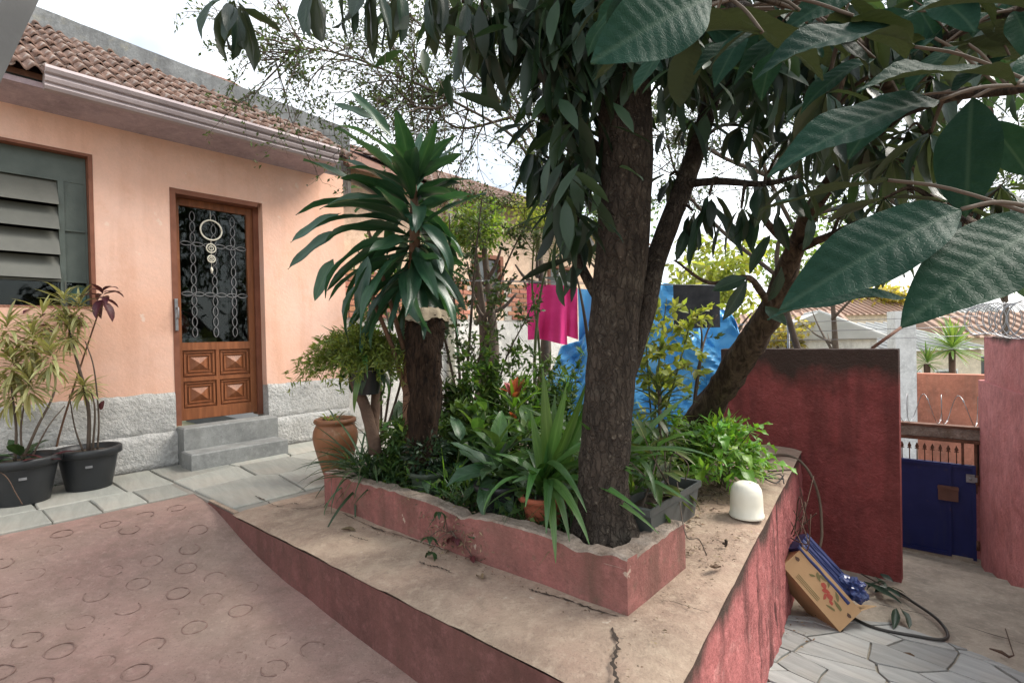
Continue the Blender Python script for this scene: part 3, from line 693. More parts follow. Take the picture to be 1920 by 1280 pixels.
h_, v_ = .078, .063
pm.add([D*-h_+UP*-v_+N*.002, D*h_+UP*-v_+N*.002, D*h_+UP*v_+N*.002, D*-h_+UP*v_+N*.002, N*.036], [(0,1,4),(1,2,4),(2,3,4),(3,0,4)])
pmesh = pm.mesh('door_panel', M['wood'])
for s in (.245, .555):
    for z in (.578, .860): inst('door_panel', pmesh, door, W(s, n1-.0235, z))
g = MB(); g.wbox(.106, .694, -.150, -.146, 1.056, 2.299); g.build('door_pane', M['glass'], door)
g = MB()
def chain(p0, ax, wd, L, cnt_, r_=.0038):     # wrought strip of pinched loops
    sdv = D if abs(ax.z) > .5 else UP
    for sg in (-1, 1):
        pth = []
        for i in range(cnt_*8+1):
            q = i/8; pth.append(p0+ax*(L*q/cnt_)+sdv*sg*wd*abs(math.sin(math.pi*q))**.6)
        g.tube(pth, r_, 4)
GN = -.132
for s in (.215, .395, .565): chain(W(s, GN, 1.10), UP, .021, 1.16, 12)
for z in (1.50, 1.96): chain(W(.11, GN+.004, z), D, .018, .58, 6)
g.build('door_grille', M['iron'], door)
g = MB(); g.cbox(W(.024, .014, 1.30), D*.012, UP*.14, N*.008, .003); g.tube([W(.024,.02,1.36), W(.024,.06,1.36), W(.024,.065,1.35), W(.024,.065,1.28), W(.024,.06,1.27), W(.024,.02,1.27)], .007, 6)
g.build('handle', M['steel'], door)
# louvred window
wn = MB(); wn.wbox(WS1-.028, WS1, -.2, .006, WZ0, WZ1); wn.wbox(WS0, WS1-.028, -.2, .005, WZ1-.022, WZ1); wn.wbox(WS0, WS0+.03, -.2, .006, WZ0, WZ1-.022)
win = wn.build('window', M['wood_trim'], house)
wn = MB(); N0 = -.075
wn.wbox(WS0+.03, WS1-.03, N0-.03, N0, 2.33, WZ1-.024)
wn.wbox(-.735, -.700, N0-.03, N0+.012, WZ0+.002, 2.33); wn.wbox(WS1-.044, WS1-.03, N0-.03, N0+.004, WZ0+.002, 2.33)
wn.wbox(-.700, WS1-.044, N0-.028, N0-.004, 1.56, 2.33); wn.wbox(-.700, WS1-.044, N0-.03, N0+.010, 1.945, 1.96); wn.wbox(-.700, WS1-.044, N0-.03, N0+.010, 1.545, 1.56)
wn.wbox(-1.45, -1.41, N0-.03, N0+.012, WZ0+.002, 2.33); wn.wbox(WS0+.03, -1.45, N0-.028, N0-.004, 1.56, 2.33)
wn.build('window_frame', M['win_paint'], win)
wn = MB(); wn.wbox(-.712, -.703, N0+.0125, N0+.018, WZ0, 1.552); wn.wbox(-1.41, -.735, N0-.02, N0+.012, 1.545, 1.562)
wn.build('glazing_bar', M['slat'], win)
for zb, zt_ in ((2.135, 2.325), (1.945, 2.128), (1.75, 1.938), (1.565, 1.743)):
    wn = MB(); a, b = -1.405, -.737
    wn.hexa([W(a,N0+.050,zb), W(a,N0+.056,zb), W(b,N0+.056,zb), W(b,N0+.050,zb), W(a,N0-.030,zt_), W(a,N0-.024,zt_), W(b,N0-.024,zt_), W(b,N0-.030,zt_)])
    wn.build('slat', M['slat'], win)
wn = MB(); wn.wbox(-1.41, -.735, N0-.018, N0-.014, WZ0+.004, 1.545); wn.wbox(-.700, WS1-.044, N0-.018, N0-.014, WZ0+.004, 1.545); wn.wbox(WS0+.03, -1.45, N0-.018, N0-.014, WZ0+.004, 1.56)
wn.build('pane', M['glass'], win)
wn = MB(); wn.wbox(WS0, WS1, -.21, .0, WZ0-.02, WZ0); wn.build('sill', M['reveal'], win)
# eaves, gutter, roof
mb = MB(); mb.hexa([W(S0,-.22,2.862), W(S0,.34,2.862), W(1.42,.34,2.862), W(1.42,-.22,2.862), W(S0,-.22,2.90), W(S0,.34,2.90), W(1.42,.34,2.90), W(1.42,-.22,2.90)])
mb.hexa([W(S0,.001,2.815), W(S0,.04,2.822), W(1.42,.04,2.822), W(1.42,.001,2.815), W(S0,.001,2.861), W(S0,.335,2.861), W(1.42,.335,2.861), W(1.42,.001,2.861)])
mb.build('soffit', M['soffit'], house)
mb = MB(); prof = [(.33,2.850), (.40,2.846), (.414,2.866), (.404,2.890), (.424,2.896), (.434,2.920), (.422,2.944), (.446,2.950), (.460,2.975), (.450,2.998), (.436,2.998), (.43,2.96), (.345,2.95), (.33,2.94)]
k = len(prof); gs = [-.86, 1.40]
mb.add([W(s, n, z) for s in gs for n, z in prof], [(i, k+i, k+(i+1) % k, (i+1) % k) for i in range(k)]+[tuple(range(k)), tuple(range(2*k-1, k-1, -1))])
mb.build('gutter', M['gutter'], house)
PT = math.tan(rad(32)); eave = lambda n: 2.945+PT*(.40-n)
rb = MB(); rb.hexa([W(S0,-2.6,eave(-2.6)-.10), W(S0,.33,eave(.33)-.07), W(1.60,.33,eave(.33)-.07), W(1.60,-2.6,eave(-2.6)-.10), W(S0,-2.6,eave(-2.6)-.06), W(S0,.33,eave(.33)-.03), W(1.60,.33,eave(.33)-.03), W(1.60,-2.6,eave(-2.6)-.06)])
roof = rb.build('roof', M['rust'], house)
TW, TL = .165, .235
def tile_mesh():                              # S-shaped clay tile, length along +Y up the slope
    mb = MB(); mb.smooth = True; nu = 16; vs = []
    hp = lambda u: .020*math.sin(u*4*math.pi)+.010
    for y, lift, wsc in ((0, .026, 1.04), (.15, .015, 1.0), (.30, .0, .96)):
        vs += [V(((u/nu-.5)*TW*1.12*wsc, y, hp(u/nu)+lift)) for u in range(nu+1)]
    vs += [V(((u/nu-.5)*TW*1.12*1.04, 0, hp(u/nu)+.012)) for u in range(nu+1)]
    r_ = nu+1
    fs = [(j*r_+i, j*r_+i+1, (j+1)*r_+i+1, (j+1)*r_+i) for j in range(2) for i in range(nu)]+[(3*r_+i, 3*r_+i+1, i+1, i) for i in range(nu)]
    mb.add(vs, fs); return mb.mesh('tile', M['tile'])
tmesh = tile_mesh()
par_n = lambda s: -1.545+(s+.761)*.5436       # where the neighbour's parapet crosses the roof
up_slope = (-N*math.cos(rad(32))+UP*math.sin(rad(32))); nrm_slope = (N*math.sin(rad(32))+UP*math.cos(rad(32)))
for i in range(17):
    for j in range(11):
        s = -1.28+i*TW*1.06; n = .405-j*TL*math.cos(rad(32))
        if n < par_n(s)-.1 or s > 1.58: continue
        q = basis(up_slope+D*R.uniform(-.03, .03), nrm_slope)
        inst('tile', tmesh, roof, W(s+R.uniform(-.006, .006), n, eave(n)-.008+R.uniform(-.004, .006)), q, (1, 1, R.uniform(.9, 1.15)))
# neighbour's parapet
pn = (D*.5436-N).normalized()
a = W(-.761, -1.545, 0)
tl, trr = hit(40, 1, a, pn), hit(657, 243, a, pn)
mb = MB(); dirp = (D+N*.5436).normalized(); back = -N*.18
e0 = a-dirp*2.2; e1 = a+dirp*3.0
sl_ = (trr.z-tl.z)/((trr-tl).dot(dirp))
zt0 = tl.z+sl_*((e0-tl).dot(dirp)); zt1 = tl.z+sl_*((e1-tl).dot(dirp))
def parf(u, v):
    p = e0.lerp(e1, u); z = lerp(2.6, lerp(zt0, zt1, u)+.005*noise.noise(V((u*30, 0, 0))), v); return V((p.x, p.y, z))
mb.grid(parf, 60, 6)
mb.hexa([e0+back*.05+UP*2.6, e1+back*.05+UP*2.6, e1+back+UP*2.6, e0+back+UP*2.6, e0+back*.05+UP*(zt0-.02), e1+back*.05+UP*(zt1-.02), e1+back+UP*(zt1-.02), e0+back+UP*(zt0-.02)])
for u0 in (0,): mb.grid(lambda u, v: V((*(e0.lerp(e1, u)+back*v).xy, lerp(zt0, zt1, u)+.005*noise.noise(V((u*30, 0, 0)))-.004*v)), 60, 1)
tag(mb.build('parapet_wall', M['parapet']), 'grey weathered parapet wall rising behind the tiled roof', 'wall')
# entrance steps
mb = MB()
mb.cbox(W(.405, .095, .085), D*.405, N*.095, UP*.238, .012)
tag(mb.build('doorstep', M['grey_cement']), 'grey cement doorstep directly under the brown door', 'step')
mb = MB(); mb.cbox(W(.380, .315, .05), D*.405, N*.120, UP*.085, .01)
tag(mb.build('lower_step', M['grey_cement']), 'long low grey step in front of the doorstep, on the slabs', 'step')
# things indoors
cab = MB(); cab.wbox(.06, .62, -1.15, -.75, .34, 1.10); tag(cab.build('cabinet', simple('olive_cabinet', (.16,.15,.11), (.13,.12,.09), 3, .5, 0)), 'low olive cabinet behind the glass of the door', 'cabinet')
vs_ = MB(); vp = W(.27, -.93, 1.101)
vs_.lathe(vp, [(.06,0), (.12,.05), (.15,.13), (.13,.22), (.07,.27), (.06,.30), (.07,.31), (.055,.30), (.05,.2)], 24)
vase = thing('vase', vp, 'dark red round vase with leaves behind the door glass', 'vase'); vs_.build('bowl', M['red_vase'], vase)
rosette(vase, vp+UP*.28, 'burg', 12, (.22, .34), .2, -5, 60)
# dream catcher hung in the door
dc = thing('hanging_ornament', W(.36, -.118, 2.2), 'round white ring ornament hanging on the door grille', 'ornament')
def ring_at(c, r_, t_): return [c+D*r_*math.cos(2*math.pi*i/t_)+UP*r_*math.sin(2*math.pi*i/t_) for i in range(t_+1)]
g = MB(); g.tube(ring_at(W(.37,-.116,2.105), .092, 28), .0075, 6); g.build('big_ring', M['white_plastic'], dc)
for z, r_ in ((1.935, .040), (1.835, .032)):
    g = MB(); g.tube(ring_at(W(.365,-.116,z), r_, 18), .006, 5); g.tube(ring_at(W(.365,-.116,z), r_*.5, 14), .004, 5); g.build('small_ring', M['white_plastic'], dc)
g = MB(); g.tube([W(.365,-.116,2.28), W(.365,-.116,2.20)], .002, 4); g.tube([W(.365,-.116,2.01), W(.365,-.116,1.76)], .002, 4); g.tube([W(.365,-.116,1.76), W(.365,-.114,1.735), W(.365,-.116,1.70)], [.004,.014,.005], 6)
g.build('cord', M['white_plastic'], dc)
# teal dish in the window
dsh = MB(); dc_ = W(-.60, -.17, 1.45)
dsh.grid(lambda u, v: dc_+(D*math.cos(u*2*math.pi)+UP*math.sin(u*2*math.pi))*.088*v+N*.03*(1-v*v), 24, 5)
tag(dsh.build('dish', M['teal']), 'small round teal dish standing in the lower right window pane', 'dish')

# ================================================================== SECOND HOUSE along the same yard
h2 = thing('rear_house', W(3.5,-.3,0), 'further house with whitewashed base, brick band and brown windows', 'house')
mb = MB(); B0, B1, BN = 1.705, 9.5, -.34
mb.wbox(B0, B1, BN-.2, BN, -.2, 1.30); mb.build('whitewashed_base', M['stucco2'], h2)
wins = [(4.05, 4.75, 1.52, 2.32), (5.95, 6.75, 1.52, 2.32)]
mb = MB(); cs = [B0]+[x for q in wins for x in q[:2]]+[B1]
for i in range(0, len(cs), 2): mb.wbox(cs[i], cs[i+1], BN-.2, BN, 1.30, 3.15)
for q in wins: mb.wbox(q[0], q[1], BN-.2, BN, 1.30, q[2]); mb.wbox(q[0], q[1], BN-.2, BN, q[3], 3.15)
mb.build('wall', M['peach'], h2)
bw = MB(); bw.wbox(B0+.01, 4.04, BN, BN+.012, 1.302, 1.90); bw.wbox(4.76, 5.94, BN, BN+.012, 1.302, 1.90)
band = bw.build('brick_band', M['mortar'], h2)
bm = MB(); bm.cbox((0,0,0), D*.092, UP*.030, N*.012, .004); bmesh_ = bm.mesh('brick', M['brick'])
for c in range(8):
    for i in range(22):
        s = 1.83+.2*i+(.1 if c % 2 else 0)
        if s > 5.8 or (s > 3.93 and s < 4.88): continue
        inst('brick', bmesh_, band, W(s, BN+.016+R.uniform(-.002, .002), 1.345+.073*c))
for q in wins:
    mb = MB()
    for a in [(q[0], q[0]+.07, q[2], q[3]), (q[1]-.07, q[1], q[2], q[3]), (q[0]+.07, q[1]-.07, q[2], q[2]+.06), (q[0]+.07, q[1]-.07, q[3]-.06, q[3])]: mb.wbox(a[0], a[1], BN-.1, BN+.022, a[2], a[3])
    wf = mb.build('window', M['wood_trim'], h2)
    mb = MB(); mb.wbox(q[0]+.07, q[1]-.07, BN-.06, BN-.05, q[2]+.06, q[3]-.06); mb.build('pane', M['dark_pane'], wf)
    mb = MB(); mb.wbox((q[0]+q[1])/2-.015, (q[0]+q[1])/2+.015, BN-.05, BN-.02, q[2]+.06, q[3]-.06); mb.wbox(q[0]+.07, q[1]-.07, BN-.05, BN-.022, 1.9, 1.925); mb.build('glazing_bar', M['white_wall'], wf)
E2 = 3.06; ev2 = lambda n: E2+.5*(.02-n)
rb = MB(); rb.hexa([W(B0+.1,-3.3,ev2(-3.3)-.10), W(B0+.1,-.02,ev2(-.02)-.08), W(B1,-.02,ev2(-.02)-.08), W(B1,-3.3,ev2(-3.3)-.10), W(B0+.1,-3.3,ev2(-3.3)-.06), W(B0+.1,-.02,ev2(-.02)-.04), W(B1,-.02,ev2(-.02)-.04), W(B1,-3.3,ev2(-3.3)-.06)])
roof2 = rb.build('roof', M['rust'], h2)
for i in range(28):
    for j in range(9):
        s = 3.0+i*TW*1.06; n = .06-j*TL*.9
        inst('tile', tmesh, roof2, W(s, n, ev2(n)-.01+R.uniform(-.003, .005)), basis(-N*.894+UP*.447, N*.447+UP*.894))
mb = MB(); mb.tube([W(3.55,BN+.06,0), W(3.55,BN+.06,2.95), W(3.55,BN+.3,3.05)], .045, 12); mb.build('downpipe', M['white_plastic'], h2)

# ================================================================== WALLS, GATE
def wall_panel(name, p, q, th, z0, z1, mat, label, top_j=.012, rough_=.016, parts=None):
    """a rendered wall from p to q (ground points), th thick towards its back, with uneven faces and top"""
    p, q = V(p), V(q); d = (q-p).normalized(); nr = V((d.y, -d.x, 0)); L = (q-p).length; mb = MB()
    tz = lambda x: z1+top_j*noise.noise(V((x*3, p.x, 2)))+top_j*.6*noise.noise(V((x*11, p.x, 2)))
    def fr(u, v):
        x = u*L; z = lerp(z0, tz(x), v); k = min(1, min(u, 1-u)*12, (1-v)*10)
        return p+d*x+nr*(rough_*k*(noise.noise(V((x*3, z*3, p.y)))+.6*noise.noise(V((x*10, z*10, p.y))))-.006*(1-k))+UP*z
    nu, nv = int(L*26)+2, int((z1-z0)*26)+2
    mb.grid(fr, nu, nv)
    mb.grid(lambda u, v: p+d*u*L-nr*(th*v+.006*(1-v))+UP*(tz(u*L)+.006*math.sin(v*3.1416)), nu, 4)
    mb.grid(lambda u, v: p+d*(1-u)*L-nr*th+UP*lerp(z0, tz((1-u)*L), v), nu, 1)
    for e, sg in ((0, 0), (1, 1)):
        x = p+d*(L*e); mb.grid(lambda u, v: x-nr*(th*(1-u) if not sg else th*u)-nr*(.006*(u if not sg else 1-u))+UP*lerp(z0, tz(L*e), v), 3, nv)
    return tag(mb.build(name, mat, None, (p+q)/2+UP*z0 if False else None), label, 'wall')
wall_panel('boundary_wall', W(3.61,3.46), W(3.61,4.845), .16, -1.35, .875, M['wall_red'], 'dark red rendered wall with black mould along its top')
GR = W(5.885, 5.36); RW = W(4.306, 5.593); dr_ = (RW-GR).normalized()
rwall = wall_panel('side_wall', GR-dr_*.02, GR+dr_*4.2, .30, -2.2, .475, M['wall_pink'], 'faded pink wall at the right beside the blue gate', .006)
# its upper course, set back
pp = GR+dr_*.07
up_ = wall_panel('upper_course', pp-V((dr_.y,-dr_.x,0))*.035, pp-V((dr_.y,-dr_.x,0))*.035+dr_*4.0, .22, .44, .935, M['wall_pink'], None, .012)
for k_ in ('category',): del up_[k_]
up_.parent = rwall
# street side of the yard, left of the gate
wall_panel('street_wall', W(5.90,2.0), W(5.90,4.55), .2, -2.2, -.02, M['wall_red'], 'low red street wall hidden behind the mouldy wall')
gt = thing('gate', W(5.9, 4.95, GZ), 'navy blue sheet metal gate with rusty spear tips', 'gate')
G0, G1 = 4.585, 5.355; GT = GZ+1.05
mb = MB(); mb.wbox(5.89, 5.90, G0+.02, G1-.02, GZ+.03, GT)
for n in (G0+.02, 5.10, G1-.05): mb.wbox(5.87, 5.889, n, n+.03, GZ+.03, GT)
mb.wbox(5.868, 5.889, G0+.05, 5.10, GT-.04, GT-.004); mb.wbox(5.868, 5.889, 5.13, G1-.05, GT-.04, GT-.004); mb.wbox(5.868, 5.889, G0+.05, 5.10, GZ+.03, GZ+.07)
mb.build('panel', M['gate_blue'], gt)
sp = MB(); sp.tube([V((0,0,0)), V((0,0,.13))], .006, 6)
sp.lathe((0,0,.12), [(.006,0), (.014,.004), (.007,.012), (.019,.03), (.012,.05), (.002,.075)], 8); sp.box((0,0,.128), D*.005, N*.02, UP*.006)
spm = sp.mesh('spear', M['rust'])
for i in range(9): inst('spear', spm, gt, W(5.895, G0+.05+.068*i, GT-.002))
mb = MB()
for n in (G1-.125, G1-.02): mb.wbox(5.88, 5.91, n-.012, n+.012, GT-.3 if n > 5.3 else GT, GT+.27)
mb.build('bar', M['rust'], gt)
for z in (GZ+.2, GT-.15): mb = MB(); mb.tube([W(5.865,5.345,z-.05), W(5.865,5.345,z+.05)], .014, 8); mb.build('hinge', M['rust'], gt)
mb = MB(); mb.wbox(5.91, 6.0, 5.33, 5.7, GZ-.4, GT+.23); mb.build('post', M['wall_pink'], gt)
mb = MB(); mb.wbox(5.850, 5.869, 5.02, 5.19, GZ+.64, GZ+.80); mb.wbox(5.838, 5.85, 5.015, 5.195, GZ+.765, GZ+.795); mb.build('letter_slot', M['slot'], gt)
mb = MB(); mb.wbox(5.852, 5.868, 5.255, 5.325, GZ+.87, GZ+.955); mb.tube([W(5.852,5.29,GZ+.91), W(5.83,5.29,GZ+.91)], .012, 8); mb.wbox(5.84, 5.852, 5.30, 5.345, GZ+.88, GZ+.93); mb.build('lock', M['steel'], gt)
mb = MB()                                     # concrete beam over the gate
mb.grid(lambda u, v: W(5.86+.012*noise.noise(V((u*9, v*4, 0))), lerp(4.3, 5.37, u), lerp(GT+.275, GT+.385, v)+.008*noise.noise(V((u*12, 0, 0)))), 24, 3)
mb.wbox(5.868, 5.96, 4.3, 5.37, GT+.272, GT+.38)
mb.wbox(5.85, 5.97, 4.3, 5.372, GT+.387, GT+.412, 1); mb.wbox(5.85, 5.97, 4.3, 5.372, GT+.235, GT+.270, 1)
tag(mb.build('lintel', [M['curbtop'], M['rust']]), 'weathered concrete lintel with rusty edges above the blue gate', 'lintel')
# razor wire coils
def coil(name, p, q, r_, turns, label, wire=.0035, barbs=True):
    p, q = V(p), V(q); t_ = (q-p).normalized(); a_ = UP; b_ = t_.cross(a_).normalized(); n_ = turns*18; pth = []
    for i in range(n_+1):
        g_ = 2*math.pi*i/18; rr = r_*(1+.12*math.sin(i*.37))
        pth.append(p.lerp(q, i/n_)+a_*rr*math.cos(g_)+b_*rr*math.sin(g_)*.7+t_*.05*math.sin(g_*.5))
    mb = MB(); mb.tube(pth, wire, 4)
    if barbs:
        for i in range(2, n_, 3):
            d_ = (pth[i]-pth[i-1]).normalized(); o_ = d_.orthogonal().normalized()
            mb.box(pth[i], d_*.012, o_*.006, d_.cross(o_)*.0015)
    return tag(mb.build(name, M['steel']), label, 'razor wire', 'coils of razor wire on the walls')
coil('razor_wire', GR+UP*1.10-D*.0, GR+dr_*1.9+UP*1.10, .15, 16, 'dense coil of razor wire along the top of the pink wall')
coil('razor_wire', W(5.93,4.3,GT+.56), W(5.93,5.36,GT+.56), .16, 7, 'loose coil of razor wire above the gate lintel')
mb = MB()
for z in (1.13, 1.04, .955): mb.tube(spline([W(4.3,1.6,z+.01), W(4.3,3.2,z-.01), W(4.3,4.9,z), W(5.6,5.5,z+.02)], 6), .0035, 4)
for n in (2.6, 3.9): mb.tube([W(4.3,n,-.02), W(4.3,n,1.2)], .012, 6)
tag(mb.build('fence_wire', M['steel']), 'thin horizontal fence wires behind the mouldy red wall', 'wire')
mb = MB(); a_, b_ = at(1636,652,4.55), at(1692,612,4.62); mb.tube([a_, b_], .014, 6); mb.tube([a_, a_-UP*.1], .016, 6)
tag(mb.build('wire_bracket', M['rust']), 'slanting metal bracket on top of the mouldy red wall', 'bracket')
# corner of the gallery roof beside the viewer
mb = MB(); c0 = at(-30, -60, 1.75); a_ = (at(0,84,1.75)-at(42,-6,1.75)).normalized(); b_ = V((0,1,0)); c_ = a_.cross(b_).normalized()
mid_ = (at(0,84,1.75)+at(42,-6,1.75))/2
if a_.z > 0: a_ = -a_
cc_ = mid_ - c_*.09*(1 if c_.x > 0 else -1); lo_ = cc_+a_*.55
bt = thing('gallery_frame', V((lo_.x, lo_.y, -.4)), 'grey sloping beam end in the top left corner of the view', 'beam')
mb.box(cc_-a_*.55, a_*1.10, b_*.05, c_*.09); mb.build('beam', M['grey_beam'], bt)
mb = MB(); mb.box(V((lo_.x, lo_.y, (lo_.z-.45)/2)), V((.05,0,0)), V((0,.05,0)), UP*((lo_.z+.45)/2)); mb.build('post', M['grey_beam'], bt)

# planter: a low curb around the tree bed, its top broken
def curb_run(mb, a, b, inward, z1, th=.075, jag=.02, seed=0, cut=None):
    L = math.hypot(b[0]-a[0], b[1]-a[1]); n_ = max(6, int(L/.022)); top = []
    for i in range(n_+1):
        u = i/n_; x = u*L
        h_ = z1+jag*.6*noise.noise(V((x*4, seed, 0)))+jag*.7*noise.noise(V((x*17, seed, 1)))
        if cut: h_ -= cut(u)
        s, n = lerp(a[0], b[0], u), lerp(a[1], b[1], u); w_ = th*(1+.25*noise.noise(V((x*9, seed, 5))))
        f_ = .007*noise.noise(V((x*6, seed, 9)))
        o = (s-inward[0]*f_, n-inward[1]*f_)
        top.append([W(o[0], o[1], -.02), W(o[0], o[1], h_*.5), W(o[0], o[1], h_-.008), W(o[0]+inward[0]*.008, o[1]+inward[1]*.008, h_), W(s+inward[0]*w_, n+inward[1]*w_, h_-.006*R.random()), W(s+inward[0]*w_, n+inward[1]*w_, .02)])
    k = 6; vs = [p for r_ in top for p in r_]
    for j, mi in ((0,0),(1,0),(2,1),(3,1),(4,1)):
        mb.add([], []); mb.f += [[b0+0 for b0 in (i*k+j+len(mb.v), i*k+j+1+len(mb.v), (i+1)*k+j+1+len(mb.v), (i+1)*k+j+len(mb.v))] for i in range(n_)]; mb.mi += [mi]*n_; mb.sm += [False]*n_
    mb.v += [tuple(p) for p in vs]
    e = len(mb.v)-len(vs); mb.f += [list(range(e, e+k)), list(range(e+len(vs)-1, e+len(vs)-k-1, -1))]; mb.mi += [0, 0]; mb.sm += [False]*2
planter = thing('planter', W(.44, 3.2, 0), 'low broken red curb planter around the big tree', 'planter')
mb = MB()
curb_run(mb, (.190, 2.13), (.185, 4.275), (1, 0), .215, .085, .017, 1, lambda u: .028*max(0, 1-abs(u-.58)/.10)+.02*max(0, 1-abs(u-.9)/.06))
curb_run(mb, (.185, 4.275), (.71, 4.28), (0, -1), .205, .10, .022, 2, lambda u: .03*max(0, 1-u/.2))
curb_run(mb, (.71, 4.28), (.74, 2.13), (-1, 0), .19, .08, .02, 3)
curb_run(mb, (.74, 2.13), (.190, 2.13), (0, 1), .21, .08, .02, 4)
mb.build('curb', [M['curb'], M['curbtop']], planter)
for px, py in ((1183,1118), (1190,1100)): pass
mb = MB()
def soilf(u, v): s, n = lerp(.262, .665, u), lerp(2.21, 4.20, v); return W(s, n, .135+.03*noise.noise(V((s*9, n*9, 0)))+.015*noise.noise(V((s*30, n*30, 0))))
mb.grid(soilf, 16, 70); mb.build('soil', M['soil'], planter)['kind'] = 'stuff'
mb = MB()
def soil2(u, v):
    g_ = 2*math.pi*u; rr = v; s = 1.95+1.45*rr*math.cos(g_)*(1+.15*noise.noise(V((math.cos(g_)*2, math.sin(g_)*2, 0)))); n = 2.95+.98*rr*math.sin(g_)*(1+.2*noise.noise(V((math.cos(g_)*2, math.sin(g_)*2, 5))))
    return W(s, n, -.015+.09*(1-v**3)+.02*noise.noise(V((s*6, n*6, 0))))
mb.grid(soil2, 60, 16); tag(mb.build('soil_heap', M['soil']), kind='stuff')
# ================================================================== PLANTS
def foliagemat(name, c1, c2, trans=.35, vary=.4, rough=.45, back=None):
    t = NT(name); g = t.n('ShaderNodeNewGeometry'); ri = g.outputs['Random Per Island']
    col = t.mix(ri, c1, c2)
    h = t.n('ShaderNodeHueSaturation')
    t.l(t.math('ADD', t.math('MULTIPLY', t.math('FRACT', t.math('MULTIPLY', ri, 13.7)), 2*vary), 1-vary), h.inputs['Value'])
    t.l(t.math('ADD', t.math('MULTIPLY', t.math('FRACT', t.math('MULTIPLY', ri, 5.3)), .05), .475), h.inputs['Hue'])
    t.l(col, h.inputs['Color']); t.fin(h.outputs[0], rough, None, .4)
    tr = t.n('ShaderNodeBsdfTranslucent'); t.l(t.mix(1., h.outputs[0], (1.5, 1.5, .6), 'MULTIPLY'), tr.inputs[0])
    ms = t.n('ShaderNodeMixShader'); ms.inputs[0].default_value = trans
    t.l(t.b.outputs[0], ms.inputs[1]); t.l(tr.outputs[0], ms.inputs[2]); t.l(ms.outputs[0], t.out.inputs[0]); return t.m
F = {}
F['dark'] = foliagemat('dark_foliage', (.010,.024,.015), (.030,.060,.030), .26)
F['mid'] = foliagemat('green_foliage', (.05,.11,.025), (.11,.18,.045))
F['mid2'] = foliagemat('undergrowth_leaves', (.032,.078,.022), (.09,.155,.04), .42)
F['lime'] = foliagemat('lime_lobes', (.11,.25,.03), (.20,.36,.06), .4, .3)
F['light'] = foliagemat('light_foliage', (.10,.17,.03), (.18,.25,.06), .45)
F['yellow'] = foliagemat('yellow_foliage', (.20,.25,.05), (.32,.34,.11), .5, .3)
F['gold'] = foliagemat('golden_foliage_far', (.34,.26,.07), (.30,.28,.10), .5, .3)
F['small'] = foliagemat('small_leaf_foliage', (.045,.075,.028), (.09,.13,.045), .3)
F['dry'] = foliagemat('leaf_litter', (.09,.06,.04), (.24,.17,.11), .1, .5, .9)
F['fern'] = foliagemat('feathery_fern', (.12,.17,.03), (.20,.24,.06), .45, .35)
F['grass'] = foliagemat('grassy_blades', (.02,.055,.02), (.05,.10,.03), .25)
def lq(mb, p, d, nr, L, w_):                  # one small folded leaf, joined into a mass
    p, d = V(p), V(d).normalized(); x = d.cross(V(nr)); x = (x if x.length > 1e-3 else d.orthogonal()).normalized(); z = x.cross(d)
    mb.add([p, p+d*L*.45+x*w_*.5+z*w_*.15, p+d*L-z*L*.12, p+d*L*.45-x*w_*.5+z*w_*.15, p+d*L*.5], [(0,1,4),(1,2,4),(2,3,4),(3,0,4)], smooth=True)
def lq3(mb, p, d, nr, L, w_):                 # a fuller leaf for the crown: lens outline, drooping tip
    p, d = V(p), V(d).normalized(); x = d.cross(V(nr)); x = (x if x.length > 1e-3 else d.orthogonal()).normalized(); z = x.cross(d); vs = []
    for t_, k in ((.0,.08),(.22,.72),(.48,1.),(.75,.74),(.92,.3)):
        q = p+d*L*t_-z*L*.16*t_*t_; vs += [q-x*w_*.5*k+z*w_*.12*k, q, q+x*w_*.5*k+z*w_*.12*k]
    vs.append(p+d*L-z*L*.17)
    fs = [(3*i+j, 3*i+j+1, 3*i+j+4, 3*i+j+3) for i in range(4) for j in range(2)]+[(12,13,15),(13,14,15)]
    mb.add(vs, fs, smooth=True)
def rv(rr=None):
    rr = rr or R
    while True:
        v = V((rr.uniform(-1,1), rr.uniform(-1,1), rr.uniform(-1,1)))
        if .05 < v.length < 1: return v.normalized()
def near_leaf(parent, kind, bends, base, tip, nrm, wd, v=0):
    base, tip = V(base), V(tip); c = tip-base; b = bends[v]; L = c.length*(b/2)/max(math.sin(b/2), 1e-3); c.normalize()
    nrm = V(nrm); nrm = (nrm-c*nrm.dot(c)).normalized()
    return inst('leaf', LM[kind][v], parent, base, basis(c*math.cos(b/2)+nrm*math.sin(b/2), nrm), (wd, L, L))
NB = (.15, .5, .9)

# ---------------------------------------------------------------- the loquat tree
trunkp = [at(1137,1022,2.29), at(1136,985,2.29), at(1131,900,2.29), at(1141,750,2.29), at(1151,610,2.29), at(1171,400,2.28), at(1171,200,2.25), at(1163,20,2.2), at(1150,-160,2.15), at(1120,-330,2.1)]
tree = thing('loquat_tree', trunkp[0], 'thick straight trunk tree with long ribbed leaves growing in the red planter', 'tree')
mb = MB(); sp_ = spline(trunkp, 7); mb.tube(sp_, radii([.155,.124,.109,.106,.107,.113,.114,.105,.085,.06], len(sp_)), 40, rough=.07); mb.build('trunk', M['bark'], tree)
for g_, l_ in ((2.3,.24),(3.3,.18),(4.25,.17),(5.5,.16),(.9,.2)):   # root flare
    mb = MB(); q_ = trunkp[1]+UP*.10; e_ = V((trunkp[0].x,trunkp[0].y,.13)); dd = dirv(g_,0); mb.tube(spline([q_+dd*.06, e_+dd*.13+UP*.03, e_+dd*l_-UP*.02], 5), radii([.06,.045,.02], 11), 8, rough=.12); mb.build('root', M['bark'], tree)
